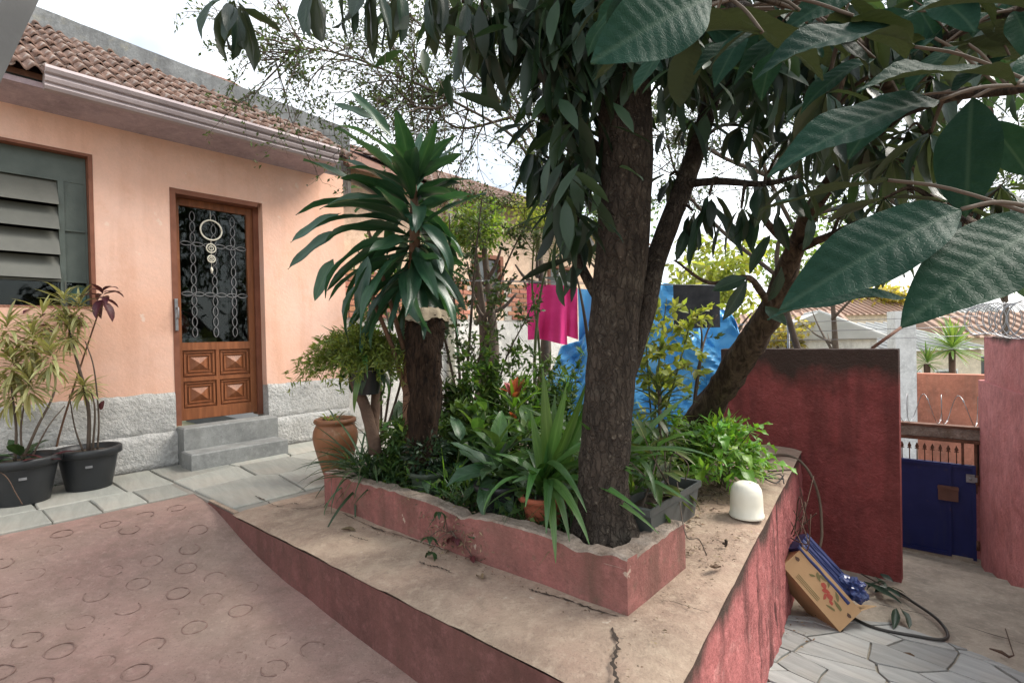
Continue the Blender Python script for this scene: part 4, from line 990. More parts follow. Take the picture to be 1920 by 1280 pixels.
stem2 = [at(1172,700,2.32), at(1206,590,2.33), at(1232,480,2.40), at(1292,320,2.5), at(1338,170,2.58), at(1375,0,2.65), at(1400,-200,2.7)]
mb = MB(); sp_ = spline(stem2, 6); mb.tube(sp_, radii([.05,.05,.048,.046,.04,.032,.022], len(sp_)), 18, rough=.08); mb.build('trunk', M['bark'], tree)
limbs = [
 [at(1165,60,2.2), at(1080,10,2.15), at(930,-30,2.05), at(720,-50,1.9), at(560,-40,1.8), at(445,-8,1.76)],
 [at(1172,330,2.28), at(1110,270,2.33), at(1050,235,2.38), at(1010,215,2.4)],
 [at(1150,600,2.36), at(1100,520,2.42), at(1078,460,2.45), at(1085,400,2.45), at(1060,330,2.4), at(1015,285,2.35)],
 [at(1165,160,2.24), at(1100,90,2.25), at(1010,60,2.3), at(930,60,2.35)],
 [at(1338,170,2.58), at(1420,110,2.45), at(1520,80,2.3), at(1600,60,2.2)],
 [at(1285,345,2.48), at(1350,340,2.3), at(1430,345,2.15), at(1500,330,2.0)],
 [at(1165,90,2.22), at(1240,20,1.7), at(1330,-10,1.3), at(1400,20,1.05)],
 [at(1160,-60,2.2), at(1230,-120,2.0), at(1450,-160,1.7), at(1700,-120,1.5)],
]
limbpts = []
for i, l in enumerate(limbs):
    p = spline(l, 6); limbpts += p; mb = MB(); mb.tube(p, [x*(.55 if i == 5 else .8) for x in radii([.038,.03,.022,.016,.011,.008][:len(l)], len(p))], 9, rough=.08); mb.build('branch', M['bark'], tree)
limbpts += spline(stem2, 6)[4:] + spline(trunkp, 4)[22:]
clusters = [  # pixel, distance, leaves, length, (elevation range)
 (438,2,1.75,11,.19,-80,-25),(585,-32,1.8,4,.19,-85,-50),(655,-35,1.85,3,.19,-88,-60),(690,-38,1.85,5,.19,-88,-55),(742,-28,1.9,4,.2,-88,-60),(818,-22,1.95,5,.21,-88,-55),
 (868,5,2.0,6,.2,-88,-40),(905,22,2.1,7,.21,-85,-30),(958,38,2.2,7,.21,-85,-30),(1012,30,2.2,8,.21,-80,-20),(1060,15,2.1,8,.2,-80,-10),(930,70,2.3,7,.2,-85,-20),(1000,95,2.35,8,.21,-80,-10),(1065,110,2.3,8,.2,-80,0),
 (1012,222,2.4,7,.2,-60,10),(1005,284,2.35,9,.21,-85,-35),(1085,190,2.35,8,.2,-75,0),(1100,275,2.4,7,.19,-80,0),(1075,340,2.42,7,.18,-80,-20),(1082,420,2.45,5,.18,-85,-30),
 (1120,50,2.0,7,.2,-70,10),(1110,150,2.1,6,.2,-80,0),
 (1240,70,2.3,7,.2,-80,0),(1290,130,2.4,8,.2,-80,0),(1350,60,2.3,8,.2,-75,10),(1400,130,2.4,8,.2,-80,0),(1310,225,2.5,7,.19,-80,0),(1395,235,2.3,7,.19,-80,0),(1470,170,2.2,7,.2,-70,10),(1530,110,2.1,6,.2,-70,10),(1590,65,2.1,6,.2,-70,10),
 (1255,330,2.5,6,.17,-85,-20),(1330,365,2.3,7,.17,-88,-45),(1432,350,2.1,6,.18,-88,-30),(1500,330,2.0,5,.18,-85,-20),(1300,395,2.4,5,.17,-88,-60),(1390,390,2.2,5,.17,-88,-50),
]
nl = 0
for px, py, Y, n_, L, e0, e1 in clusters:
    c = at(px, py, Y); q = min(limbpts, key=lambda p: (p-c).length+(.25 if p.z < c.z-.3 else 0))
    if (q-c).length > .03:
        mb = MB(); md = q.lerp(c, .5)+V((0,0,.04)); p = spline([q, md, c], 5); mb.tube(p, radii([.011,.006], len(p)), 6); mb.build('branch', M['bark'], tree)
    a0 = R.random()*6
    for i in range(n_):
        el = rad(lerp(e0, e1, (i+.5)/n_)+R.uniform(-8, 8)); az = a0+i*2.4+R.uniform(-.3,.3); d = dirv(az, el)
        put_leaf(tree, 'loquat', c+d*.015+rv()*.02, d, dirv(az, el+math.pi/2)+rv()*.35, L*R.uniform(.8,1.2), L*R.uniform(.24,.34)); nl += 1
# crown overhead and out of the picture, and leaf mass between the clusters
mb = MB()
for i in range(900):
    c = V((R.gauss(.55, .75), R.gauss(2.1, .7), R.uniform(2.72, 3.6)))
    d = dirv(R.random()*6.28, rad(R.uniform(-80, 10))); lq3(mb, c, d, UP+rv()*.6, R.uniform(.16,.24), R.uniform(.05,.07))
for i in range(1250):                           # inner leaves filling the crown behind the clusters
    px, py = R.choice([(R.gauss(1060,55), R.gauss(30,90)), (R.gauss(1330,90), R.gauss(50,75)), (R.gauss(990,75), R.gauss(30,65)), (R.gauss(1450,100), R.gauss(60,75)), (R.gauss(1200,70), R.gauss(20,60)), (R.gauss(1080,30), R.gauss(280,100))])
    c = at(px, py, R.uniform(1.9, 2.9)); d = dirv(R.random()*6.28, rad(R.uniform(-88, -10))); lq3(mb, c, d, UP+rv()*.6, R.uniform(.15,.22), R.uniform(.045,.06))
mb.build('foliage', F['dark'], tree)['kind'] = 'stuff'

# ---------------------------------------------------------------- the leaning tree, its branches reaching close to the viewer
lp = [at(1262,868,4.1), at(1290,818,4.0), at(1345,740,3.75), at(1400,655,3.45), at(1448,580,3.2), at(1490,470,2.95), at(1530,380,2.75), at(1600,290,2.5), at(1690,210,2.2)]
lean = thing('leaning_tree', lp[0], 'leaning rough barked tree reaching over the mouldy red wall with large ribbed leaves', 'tree')
mb = MB(); p = spline(lp, 7); mb.tube(p, radii([.15,.115,.098,.09,.08,.05,.04,.032,.024], len(p)), 20, rough=.2); mb.build('trunk', M['bark2'], lean)
lb = [
 [at(1448,580,3.2), at(1425,545,2.9), at(1400,520,2.6), at(1330,530,2.5), at(1265,488,2.4)],
 [at(1490,470,2.95), at(1440,420,2.7), at(1420,380,2.6)],
 [at(1600,290,2.5), at(1700,345,1.9), at(1790,400,1.35), at(1880,440,1.0), at(1975,425,.72), at(1990,400,.62)],
 [at(1690,210,2.2), at(1780,180,1.5), at(1880,170,1.05), at(1950,160,.8)],
 [at(1690,210,2.2), at(1760,90,1.7), at(1850,40,1.3), at(1960,0,1.0)],
 [at(1690,210,2.2), at(1640,120,1.8), at(1560,40,1.4), at(1440,0,1.05), at(1340,-20,.8)],
 [at(1790,400,1.35), at(1840,300,1.15), at(1850,210,.95)],
 [at(1490,470,2.95), at(1560,440,2.6), at(1640,410,2.3), at(1760,440,2.0), at(1900,470,1.8)],
 [at(1600,290,2.5), at(1660,320,2.3), at(1750,240,2.1), at(1860,120,2.0)],
]
lbp = []
for i, l in enumerate(lb):
    p = spline(l, 7); lbp += p; mb = MB(); mb.tube(p, radii([.026,.018,.010,.007,.0055,.0045][:len(l)] if i not in (0,) else [.022,.02,.014,.009,.005], len(p)), 9, rough=.1); mb.build('branch', M['bark2'], lean)
tc = lambda p: (CAM-p).normalized()
def NL(bx, by, bY, tx, ty, tY, wd, up=.6, v=0, side=0.):
    b_, t_ = at(bx, by, bY), at(tx, ty, tY); md = (b_+t_)/2
    near_leaf(lean, 'loquat_near', NB, b_, t_, tc(md)*(1-up)+UP*up+V((side,0,0)), wd, v)
    q = min(lbp, key=lambda p: (p-b_).length)
    mb = MB(); mb.tube(spline([q, q.lerp(b_, .6)+UP*.01, b_], 4), .0026 if bY < 1 else .003, 6); mb.build('leaf_stalk', M['twig'], lean)
#  base px, tip px, width
NL(1803,392,.62, 1462,580,.60, .088, .25, 1)
NL(1965,415,.62, 1690,612,.56, .100, .2, 1)
NL(1907,158,.72, 1606,170,.66, .080, .55, 1)
NL(1762,188,.74, 1438,330,.70, .078, .45, 1)
NL(1665,338,.80, 1425,396,.82, .050, .93, 0)
NL(1822,185,.82, 1812,408,.80, .092, .1, 0, -.3)
NL(1715,88,.85, 1412,150,.78, .085, .5, 2)
NL(1600,30,.80, 1700,110,.9, .07, .7, 1)
NL(1335,-6,.72, 1108,118,.66, .105, .30, 1, .2)
NL(1960,28,.78, 1695,30,.74, .075, .6, 1)
NL(1430,62,.78, 1112,150,.80, .10, .85, 2)
NL(1700,558,.75, 1438,598,.80, .075, .75, 1)
NL(1345,20,.9, 1545,150,.95, .09, .75, 1)
NL(1500,20,1.0, 1330,130,1.05, .09, .75, 2)
NL(1560,60,1.1, 1750,110,1.15, .09, .6, 1)
NL(1915,470,.95, 1860,400,1.0, .06, .5, 1)
NL(1935,95,1.0, 1985,210,.9, .09, .4, 1)
NL(1850,225,1.0, 1930,330,1.0, .07, .3, 1)
NL(1640,110,1.2, 1500,215,1.25, .085, .6, 2)
NL(1690,190,1.3, 1590,300,1.3, .09, .5, 2)
dk = random.Random(31)
for i in range(26):                            # the dark bunches just overhead
    bx, by, Y = dk.uniform(1130, 1520), dk.uniform(-60, 70), dk.uniform(1.05, 1.7); a_ = dk.uniform(.3, 2.8); L = dk.uniform(110, 190)*1.2/Y
    NL(bx, by, Y, bx+math.cos(a_)*L*1.2, by+abs(math.sin(a_))*L*.8, Y+dk.uniform(-.08,.12), dk.uniform(.07,.09), dk.uniform(.4,.9), dk.randrange(3))
for i in range(20):
    bx, by, Y = dk.uniform(1500, 1960), dk.uniform(-60, 110), dk.uniform(1.0, 1.6); a_ = dk.uniform(.2, 2.9); L = dk.uniform(110, 180)*1.2/Y
    NL(bx, by, Y, bx+math.cos(a_)*L*1.2, by+abs(math.sin(a_))*L*.7, Y+dk.uniform(-.08,.12), dk.uniform(.065,.085), dk.uniform(.3,.9), dk.randrange(3))
for bx, by, bY, tx, ty, tY, wd in [(1400,520,2.5,1335,545,2.5,.10),(1400,525,2.5,1355,600,2.5,.09),(1325,380,2.3,1292,505,2.3,.085),(1335,385,2.3,1392,480,2.3,.085),(1425,385,2.2,1412,478,2.2,.10),(1405,515,2.6,1445,440,2.6,.08),(1268,490,2.4,1290,425,2.45,.07),
        (1440,565,2.9,1465,500,2.8,.10),(1435,575,2.9,1475,610,2.7,.09),(1455,400,2.5,1480,470,2.5,.08),(1520,400,2.6,1505,470,2.6,.09),(1420,350,2.5,1395,300,2.5,.08),(1590,300,2.4,1560,380,2.4,.09),(1640,410,2.3,1650,480,2.2,.1),(1760,440,2.0,1770,520,1.9,.09),
        (1780,60,1.8,1740,140,1.8,.08),(1830,110,1.9,1800,190,1.9,.08),(1870,90,1.9,1900,170,1.9,.08),(1890,260,1.6,1920,340,1.6,.09),(1740,250,2.1,1700,320,2.1,.08),(1560,170,2.0,1520,240,2.,.08),(1620,200,2.1,1640,290,2.1,.08),(1860,470,1.8,1870,540,1.8,.08),(1900,480,1.8,1925,560,1.8,.08)]:
    b_, t_ = at(bx, by, bY), at(tx, ty, tY); near_leaf(lean, 'loquat', (.2,.55,1.), b_, t_, tc(b_)*.6+UP*.4+rv()*.5, wd*.8, R.randrange(2))
for px, py, Y, n_ in [(1540,60,2.1,8),(1620,160,2.3,8),(1690,50,2.0,8),(1750,160,2.2,7),(1830,40,1.9,8),(1700,260,2.4,7),(1800,290,2.2,6),(1890,380,2.0,6),(1600,380,2.6,6),(1480,260,2.3,7)]:
    c = at(px, py, Y); q = min(lbp, key=lambda p: (p-c).length)
    mb = MB(); p = spline([q, q.lerp(c,.5)+UP*.04, c], 5); mb.tube(p, radii([.010,.005], len(p)), 6); mb.build('branch', M['bark2'], lean)
    rosette(lean, c, 'loquat', n_, (.15,.22), .3, -80, 5)

for i in range(24):
    c = at(dk.uniform(1540,1930), dk.uniform(-20,470), dk.uniform(1.5,2.4)); q = min(lbp, key=lambda p: (p-c).length)
    mb = MB(); p = spline([q, q.lerp(c,.5)+UP*.04, c], 5); mb.tube(p, radii([.009,.004], len(p)), 6); mb.build('branch', M['bark2'], lean)
    rosette(lean, c, 'loquat', 7, (.15,.22), .31, -85, 5)
mb = MB()
for i in range(420):
    q = at(dk.gauss(1640,170), dk.gauss(130,120), dk.uniform(2.3,3.2)); dd = dirv(dk.random()*6.28, rad(dk.uniform(-88,0))); lq3(mb, q, dd, UP+rv(dk)*.6, dk.uniform(.15,.22), dk.uniform(.045,.06))
mb.build('foliage', F['dark'], lean)['kind'] = 'stuff'
# ---------------------------------------------------------------- twiggy trees against the sky
def twig_tree(name, mains, label, seed, foliage='small', density=1., leafL=(.035,.06), twigs=9, tw=(.35,.8), group=None, base_r=.03, grav=.0, leaf_n=6, u_trunk=.25):
    rr = random.Random(seed); root = thing(name, mains[0][0], label, 'tree', group); tb = MB(); fb = MB()
    for i, l in enumerate(mains):
        p = spline(l, 8); mb = MB(); mb.tube(p, radii([base_r if i == 0 else base_r*.45, base_r*.30, base_r*.12], len(p)), 7, rough=.06); mb.build('trunk' if i == 0 else 'branch', M['twig'], root)
        for k in range(int(twigs*density*len(l)/2)):
            u = rr.uniform(u_trunk if i == 0 else .25, 1); q = p[min(int(u*len(p)), len(p)-2)]; t_ = (p[min(int(u*len(p)), len(p)-2)+1]-q).normalized()
            d = (t_*.6+rv(rr)*.9+UP*(.15-grav)).normalized(); L = rr.uniform(*tw)*(1.15-.5*u)
            def grow(q, d, L, r_, dep):
                pts = [q]; n_ = 5
                for s in range(n_):
                    d = (d+rv(rr)*.30-UP*.05*(grav)).normalized(); pts.append(pts[-1]+d*L/n_)
                    if dep < 2 and rr.random() < .62: grow(pts[-1], (d+rv(rr)*.95).normalized(), L*rr.uniform(.35,.6), r_*.55, dep+1)
                    if dep > 0 or s > 2:
                        for _ in range(leaf_n if rr.random() < .5*density else 1):
                            if rr.random() < .45: lq(fb, pts[-1]+rv(rr)*.03-d*rr.random()*L/n_, (d+rv(rr)*1.1).normalized(), rv(rr), rr.uniform(*leafL), rr.uniform(*leafL)*.42)
                tb.tube(pts, radii([r_, r_*.35], n_+1), 3, cap=False)
            grow(q, d, L, rr.uniform(.005,.008), 0)
    tb.build('twigs', M['twig'], root)['kind'] = 'stuff'; fb.build('foliage', F[foliage], root)['kind'] = 'stuff'
    return root
twig_tree('twiggy_tree', [[on(1118,800,0), at(1100,620,4.6), at(1070,480,4.5), at(1010,330,4.4)],
  [at(1010,330,4.4), at(960,255,4.3), at(850,190,4.2), at(760,148,4.1), at(650,105,4.0), at(565,92,3.95), at(510,118,3.9)],
  [at(1010,330,4.4), at(960,220,4.5), at(870,120,4.5), at(790,50,4.5), at(720,-20,4.4)],
  [at(1050,420,4.5), at(1000,260,4.7), at(930,120,4.8), at(880,20,4.8)],
  [at(1070,480,4.5), at(1040,300,4.9), at(1020,140,5.0), at(1000,0,5.0)],
  [at(850,190,4.2), at(800,205,4.15), at(720,180,4.1)], [at(960,220,4.5), at(860,240,4.6), at(800,190,4.6)]],
  'thin twiggy tree with tiny leaves spreading over the yard before the white sky', 5, density=1., twigs=17, tw=(.35,1.0), leafL=(.028,.048), leaf_n=3, u_trunk=.7)
twig_tree('twiggy_tree', [[W(4.6,4.6,-1.5), at(1460,520,5.2), at(1530,400,5.0), at(1610,300,4.8)],
  [at(1610,300,4.8), at(1700,180,4.7), at(1790,60,4.6), at(1850,-30,4.5)], [at(1530,400,5.0), at(1660,370,4.8), at(1800,330,4.6), at(1930,260,4.4)],
  [at(1500,450,5.1), at(1440,330,5.0), at(1400,210,4.9), at(1380,80,4.9)], [at(1610,300,4.8), at(1560,190,4.9), at(1520,60,4.9)], [at(1700,180,4.7), at(1820,170,4.6), at(1930,120,4.5)],
  [at(1660,370,4.8), at(1760,420,4.6), at(1880,420,4.4)], [at(1440,330,5.), at(1330,280,5.1), at(1260,200,5.1)], [at(1460,520,5.2), at(1340,420,5.2), at(1270,330,5.2), at(1240,200,5.3)]],
  'dense twiggy tree behind the leaning tree, bare grey branches with small leaves', 9, density=.9, twigs=17, tw=(.4,1.1), base_r=.05, leafL=(.03,.055), leaf_n=4, u_trunk=.6)
# pale green trees far behind
def leafy_tree(name, base, h, cr, label, fol, seed, n=1500, L=(.12,.2), group=None, squash=.8):
    rr = random.Random(seed); root = thing(name, base, label, 'tree', group); mb = MB(); base = V(base); top = base+UP*h
    mb.tube(spline([base, base.lerp(top,.4)+V((.1,0,0)), top-UP*cr*.3], 5), radii([.02*h+.05,.03], 11), 9, rough=.08); mb.build('trunk', M['twig'], root)
    for k in range(5):
        d = dirv(rr.random()*6.28, rad(rr.uniform(10,60))); b = base.lerp(top, rr.uniform(.45,.75)); mb = MB(); mb.tube(spline([b, b+d*cr*.5, b+d*cr*.85+UP*.1], 4), radii([.035,.012], 9), 6); mb.build('branch', M['twig'], root)
    fb = MB(); cl = [top+rv(rr)*cr*rr.uniform(.25,.85)*V((1,1,squash)).length/1.6 for _ in range(26)]
    for i in range(n):
        c = rr.choice(cl)+rv(rr)*cr*.33*rr.random()**.5; c.z = top.z+(c.z-top.z)*squash
        lq(fb, c, rv(rr)-UP*.3, UP+rv(rr)*.8, rr.uniform(*L), rr.uniform(*L)*.55)
    fb.build('foliage', F[fol], root)['kind'] = 'stuff'; return root
G_ = 'trees beyond the yard wall'
leafy_tree('leafy_tree', at(1330,640,9)*1+UP*-2.5, 3.6, 1.15, 'pale yellow green tree beyond the blue tarpaulin', 'yellow', 3, 1900, (.10,.17), G_)
leafy_tree('leafy_tree', at(1560,640,13)+UP*-3, 5.2, 1.8, 'light green tree seen between the leaning trunk and twigs', 'light', 4, 1500, (.13,.2), G_)
leafy_tree('leafy_tree', at(1458,640,16)+UP*-2, 2.2, 1.0, 'small golden bush tree before the distant roofs', 'gold', 6, 900, (.13,.2), G_)
leafy_tree('leafy_tree', at(1635,560,30)+UP*-4.5, 4.5, 2.4, 'brownish gold tree on the skyline over the corrugated roof', 'gold', 7, 1300, (.25,.4), G_, .6)
leafy_tree('leafy_tree', at(1880,480,18)+UP*-3.5, 4.0, 2.2, 'light green tree above the razor wire at the right', 'light', 8, 1200, (.2,.3), G_)
leafy_tree('leafy_tree', W(6.6,.6,0), 3.0, .85, 'bushy green tree growing by the rear house roof', 'mid', 12, 1700, (.06,.10), G_)
leafy_tree('leafy_tree', W(3.0,.75,0), 2.35, .62, 'light leafy shrub tree in front of the brick band', 'light', 13, 1300, (.045,.075), G_)

q_ = at(905,425,6.3); leafy_tree('leafy_tree', V((q_.x,q_.y,0)), q_.z, .50, 'loose pale green tree before the windows of the rear house', 'light', 15, 950, (.05,.085), G_)
q_ = at(1005,400,7.0); leafy_tree('leafy_tree', V((q_.x,q_.y,0)), q_.z, .42, 'small pale tree between the rear house and the big trunk', 'yellow', 16, 600, (.05,.09), G_)
# ---------------------------------------------------------------- shrubs and saplings
def shrub(name, root, stems, label, cat, fol, seed, n=500, L=(.03,.055), stem_m='twig', r_=.009, spread=.12, group=None, leafkind=None, nobj=0, u0=.25):
    rr = random.Random(seed); t_ = thing(name, root, label, cat, group); fb = MB(); paths = []
    for l in stems:
        p = spline(l, 6); paths.append(p); mb = MB(); mb.tube(p, radii([r_, r_*.35], len(p)), 6); mb.build('stem', M[stem_m], t_)
    tb = MB()
    for i in range(n//7):
        p = rr.choice(paths); k = int(rr.uniform(u0, 1)*(len(p)-1)); q = p[k]; d = (rv(rr)+UP*.4).normalized(); e = q+d*spread*rr.uniform(.5,1.4)
        tb.tube([q, q.lerp(e,.5)+rv(rr)*.01, e], radii([.0025,.001], 3), 3, cap=False)
        for k in range(7):
            c = q.lerp(e, rr.uniform(.25,1)); lq(fb, c, (d+rv(rr)*1.1), rv(rr)+UP*.6, rr.uniform(*L), rr.uniform(*L)*.5)
    if n: tb.build('twigs', M[stem_m], t_)['kind'] = 'stuff'; fb.build('foliage', F[fol], t_)['kind'] = 'stuff'
    for i in range(nobj):
        p = rr.choice(paths); q = p[int(rr.uniform(u0,1)*(len(p)-1))]; d = dirv(rr.random()*6.28, rad(rr.uniform(-30,50)))
        put_leaf(t_, leafkind, q, d, UP+rv()*.5, rr.uniform(L[0]*1.5,L[1]*1.6), rr.uniform(L[0]*1.5,L[1]*1.6)*.4)
    return t_
b = on(868,800,0)
shrub('slender_shrub', b, [[b, at(858,650,4.5), at(848,520,4.4), at(842,400,4.4)], [b, at(880,640,4.5), at(892,480,4.5), at(905,360,4.5)], [b, at(905,650,4.6), at(940,520,4.6), at(985,420,4.6)], [b, at(835,640,4.6), at(800,520,4.6), at(770,450,4.6)]],
      'tall slender shrub with small round leaves before the white downpipe', 'shrub', 'small', 21, 1500, (.035,.06), r_=.016, spread=.16)
b = on(930,812,0)
shrub('slender_shrub', b, [[b, at(940,700,4.2), at(985,600,4.1), at(1005,560,4.1)], [b, at(915,690,4.2), at(930,600,4.2), at(960,520,4.2)], [b, at(905,720,4.1), at(880,640,4.1)]],
      'low open shrub with fine twigs in front of the whitewashed base', 'shrub', 'small', 22, 800, (.035,.055), r_=.009, spread=.15)
b = on(715,835,0)
shrub('slender_shrub', b, [[b, at(712,690,3.9), at(690,560,3.9), at(672,470,3.9)], [b, at(735,680,3.9), at(720,560,3.9), at(700,440,3.9)], [b, at(755,700,3.9), at(752,600,3.9), at(735,520,3.9)]],
      'thin branching shrub between the orange wall and the strap leaved cane plant', 'shrub', 'mid', 23, 520, (.035,.06), r_=.012, spread=.17)
b = on(1225,835,.05)
shrub('sapling', b, [[b, at(1232,720,3.4), at(1240,640,3.4), at(1250,560,3.4)], [b, at(1215,700,3.4), at(1210,600,3.4)], [b, at(1260,730,3.4), at(1285,640,3.4), at(1300,590,3.4)]],
      'yellow green sapling climbing between the big trunk and the blue tarpaulin', 'sapling', 'yellow', 24, 420, (.05,.09), 'green_stem', .008, .14, None, 'yellow', 26)
b = on(1296,800,.05)
shrub('sapling', b, [[b, at(1308,700,3.9), at(1325,625,3.9), at(1345,590,3.9)], [b, at(1315,660,3.9), at(1310,590,3.9)]],
      'bare dark sapling with forked tip in front of the blue tarpaulin', 'sapling', 'small', 25, 60, (.04,.06), 'twig', .012, .12)
# feathery palm
b = on(1012,812,0); palm = thing('palm', b, 'feathery yellow green palm with thin canes left of the pink towel', 'palm')
for k, (l, r_) in enumerate([([b, at(1002,700,4.9), at(1012,560,4.9), at(1035,470,4.9)], .018), ([b+V((.05,0,0)), at(1010,640,4.95), at(998,540,4.9), at(1002,440,4.9)], .014)]):
    p = spline(l, 6); mb = MB(); mb.tube(p, radii([r_, r_*.5], len(p)), 8); mb.build('cane', M['green_stem'], palm)
    for i in range(6):
        a_ = R.uniform(-2.6, .4); d = (dirv(a_, rad(R.uniform(35, 70)))); L = R.uniform(.55,.85); q = p[-1]-UP*.05*i; pts = [q+d*L*t_/8-UP*.42*L*(t_/8)**2 for t_ in range(9)]
        mb = MB(); mb.tube(pts, radii([.006,.002], 9), 4, cap=False)
        for t_ in range(1, 9):
            for s_ in (-1, 1):
                for h_ in (0, .5):
                    c = pts[t_-1].lerp(pts[t_], h_); tg = (pts[t_]-pts[t_-1]).normalized(); sdv = tg.cross(UP).normalized()*s_
                    lq(mb, c, sdv*.8+tg*.6-UP*.25, UP, .20*(1.1-abs(t_-4.5)/7), .018)
        mb.build('frond', M['fernleaf'], palm)

# ---------------------------------------------------------------- cane plant with long drooping leaves
b = on(786,872,.1); dra = thing('dracaena', b, 'tall cane plant with long drooping dark leaves beside the fibrous stump', 'plant')
cane = [at(776,880,3.25), at(768,760,3.25), at(772,600,3.25), at(777,470,3.22), at(777,390,3.2), at(774,325,3.2)]
p = spline(cane, 7); mb = MB(); mb.tube(p, radii([.045,.042,.040,.034,.026,.016], len(p)), 12, rough=.07); mb.build('cane', M['cane'], dra)
for l in ([at(768,760,3.25), at(735,650,3.2), at(700,560,3.15), at(690,500,3.15)], [at(770,700,3.25), at(730,560,3.3), at(690,430,3.3)]):
    q = spline(l, 5); mb = MB(); mb.tube(q, radii([.018,.01], len(q)), 7); mb.build('cane', M['cane'], dra)
c0, c1 = at(777,535,3.22), at(774,330,3.2)
for i in range(92):
    f = (i+.5)/92; c = c0.lerp(c1, f); az = i*2.39996+R.uniform(-.3,.3); el = rad(lerp(-32, 50, f**1.3)+R.uniform(-28,28)); d = dirv(az, el)
    L = lerp(.46,.42, f)*(1.05-.25*d.x)*R.uniform(.8,1.25)*(1.12 if .2 < f < .7 else 1)
    put_leaf(dra, 'dracaena', c+V((d.x,d.y,0))*.02, d, dirv(az, el+math.pi/2)+rv()*.6, L, R.uniform(.075,.105), R.choice((0,1,1,2)) if el < .5 else R.choice((0,1,1)))
for tx, ty, bx, by, Y in [(540,505,640,430,3.0),(545,455,640,400,3.05),(655,170,735,260,3.2),(622,195,700,225,3.2),(590,565,625,485,3.0),(670,590,690,480,2.95),(1000,300,850,250,3.2)][:6]:
    near_leaf(dra, 'dracaena', (.3,.9,1.6), at(bx,by,Y+.05), at(tx,ty,Y), tc(at(bx,by,Y))*.5+UP*.6, .082, 0)

# ---------------------------------------------------------------- fibrous stump with a pale cap
b = on(796,868,.12); stp = thing('tree_fern_stump', b, 'dark fibrous stump with pale beige cap behind the spider plants', 'stump')
sp_ = spline([at(797,868,3.05), at(795,790,3.05), at(797,700,3.05), at(797,640,3.05), at(797,592,3.05)], 6)
mb = MB(); mb.tube(sp_, radii([.075,.08,.098,.10,.104,.10], len(sp_)), 22, rough=.25); mb.build('column', M['fibre'], stp)
mb = MB(); c = at(797,592,3.05)
def capf(u, v):
    g_ = u*2*math.pi; rr = .138*v*(1+.10*math.sin(3*g_+1)+.07*math.sin(7*g_)); return c+V((rr*math.cos(g_)*(1-.12*max(0,v-.75)*4), rr*math.sin(g_)*(1-.12*max(0,v-.75)*4), .05*math.sqrt(max(0,1-v*v*.9))+.016*noise.noise(V((math.cos(g_)*4*v, math.sin(g_)*4*v, 1)))-.055*max(0, v-.72)*3.5*(.8+.25*math.sin(3*g_+.5))))
mb.grid(capf, 48, 12); mb.build('cap', M['fungus'], stp)
mb = MB()
for i in range(400):
    q = sp_[R.randrange(len(sp_))]+rv()*.02; a_ = R.random()*6.28; d = dirv(a_, rad(R.uniform(-75,10))); lq(mb, q+dirv(a_,0)*.10, d, rv(), R.uniform(.03,.07), .006)
mb.build('fibres', M['fibre'], stp)['kind'] = 'stuff'
bw_ = MB(); bw_.lathe(at(803,598,3.45), [(.02,0),(.10,.006),(.15,.03),(.155,.045),(.145,.045),(.10,.02),(.0,.012)], 30); tag(bw_.build('basin', M['concrete']), 'shallow grey basin just behind the pale capped stump', 'basin')
mb = MB(); mb.tube([on(803,870,0)+V((0,.35,0)), at(803,600,3.45)], .03, 10); tag(mb.build('basin_post', M['log']), 'thin post carrying the grey basin behind the stump', 'post')

# ---------------------------------------------------------------- logs with a hanging pot of fern
b = at(690,842,3.3); lg = thing('log_stand', b, 'two upright grey brown logs carrying the black fern pot', 'log')
for l, r_ in (([at(706,850,3.3), at(690,780,3.3), at(662,706,3.3)], .034), ([at(700,850,3.34), at(703,780,3.36), at(706,700,3.38)], .028)):
    p = spline(l, 5); mb = MB(); mb.tube(p, radii([r_*1.15, r_], len(p)), 12, rough=.15); mb.build('log', M['log'], lg)
c = at(688,738,3.3); fp = thing('fern_pot', c, 'black pot of feathery fern and arching leaves standing on the logs', 'potted plant')
def pot(parent, c, r0, r1, h, mat, rim=.012, seg=30, name='pot'):
    mb = MB(); mb.lathe(c, [(r0*.98,0),(r0,.004),(lerp(r0,r1,.8),h*.78),(lerp(r0,r1,.82),h*.80),(r1,h*.81),(r1+rim,h*.83),(r1+rim,h*.975),(r1+rim*.6,h),(r1-.004,h),(r1-.010,h*.85),(r0*.9,h*.3)], seg); mb.disc(c+UP*.002, r0, seg)
    o = mb.build(name, mat, parent); mb = MB(); mb.lathe(c, [(r1-.012,h*.86),(r1*.6,h*.89),(0.001,h*.9)], 18); mb.build('soil', M['soil'], parent); return o
pot(fp, c, .075, .105, .19, M['pot_black'])
mb = MB(); mb.tube([c+UP*.15+dirv(2*math.pi*i/20, 0)*.118 for i in range(21)], .003, 4); mb.build('wire_hoop', M['steel'], fp)
top = c+UP*.18
rosette(fp, top, 'strap', 20, (.26,.42), .085, -10, 70, .02)
rosette(fp, top, 'deep', 12, (.16,.26), .36, -40, 40, .03, spread=.05)
mb = MB(); tb = MB()
for i in range(260):
    az = R.random()*6.28; el = rad(R.uniform(15,85)); d = dirv(az, el); L = R.uniform(.25,.46)*(1.15 if d.x < 0 else .95); pts = [top+d*L*k/7-UP*.50*L*(k/7)**2.4 for k in range(8)]
    tb.tube(pts, radii([.002,.0008], 8), 3, cap=False)
    for k in range(2, 8):
        for _ in range(7): lq(mb, pts[k]+rv()*.012, rv()+(pts[k]-pts[k-1]).normalized()*.7-UP*.2, rv(), R.uniform(.03,.055), .009)
tb.build('fern_stems', M['green_stem'], fp)['kind'] = 'stuff'; mb.build('fern_fronds', F['fern'], fp)['kind'] = 'stuff'

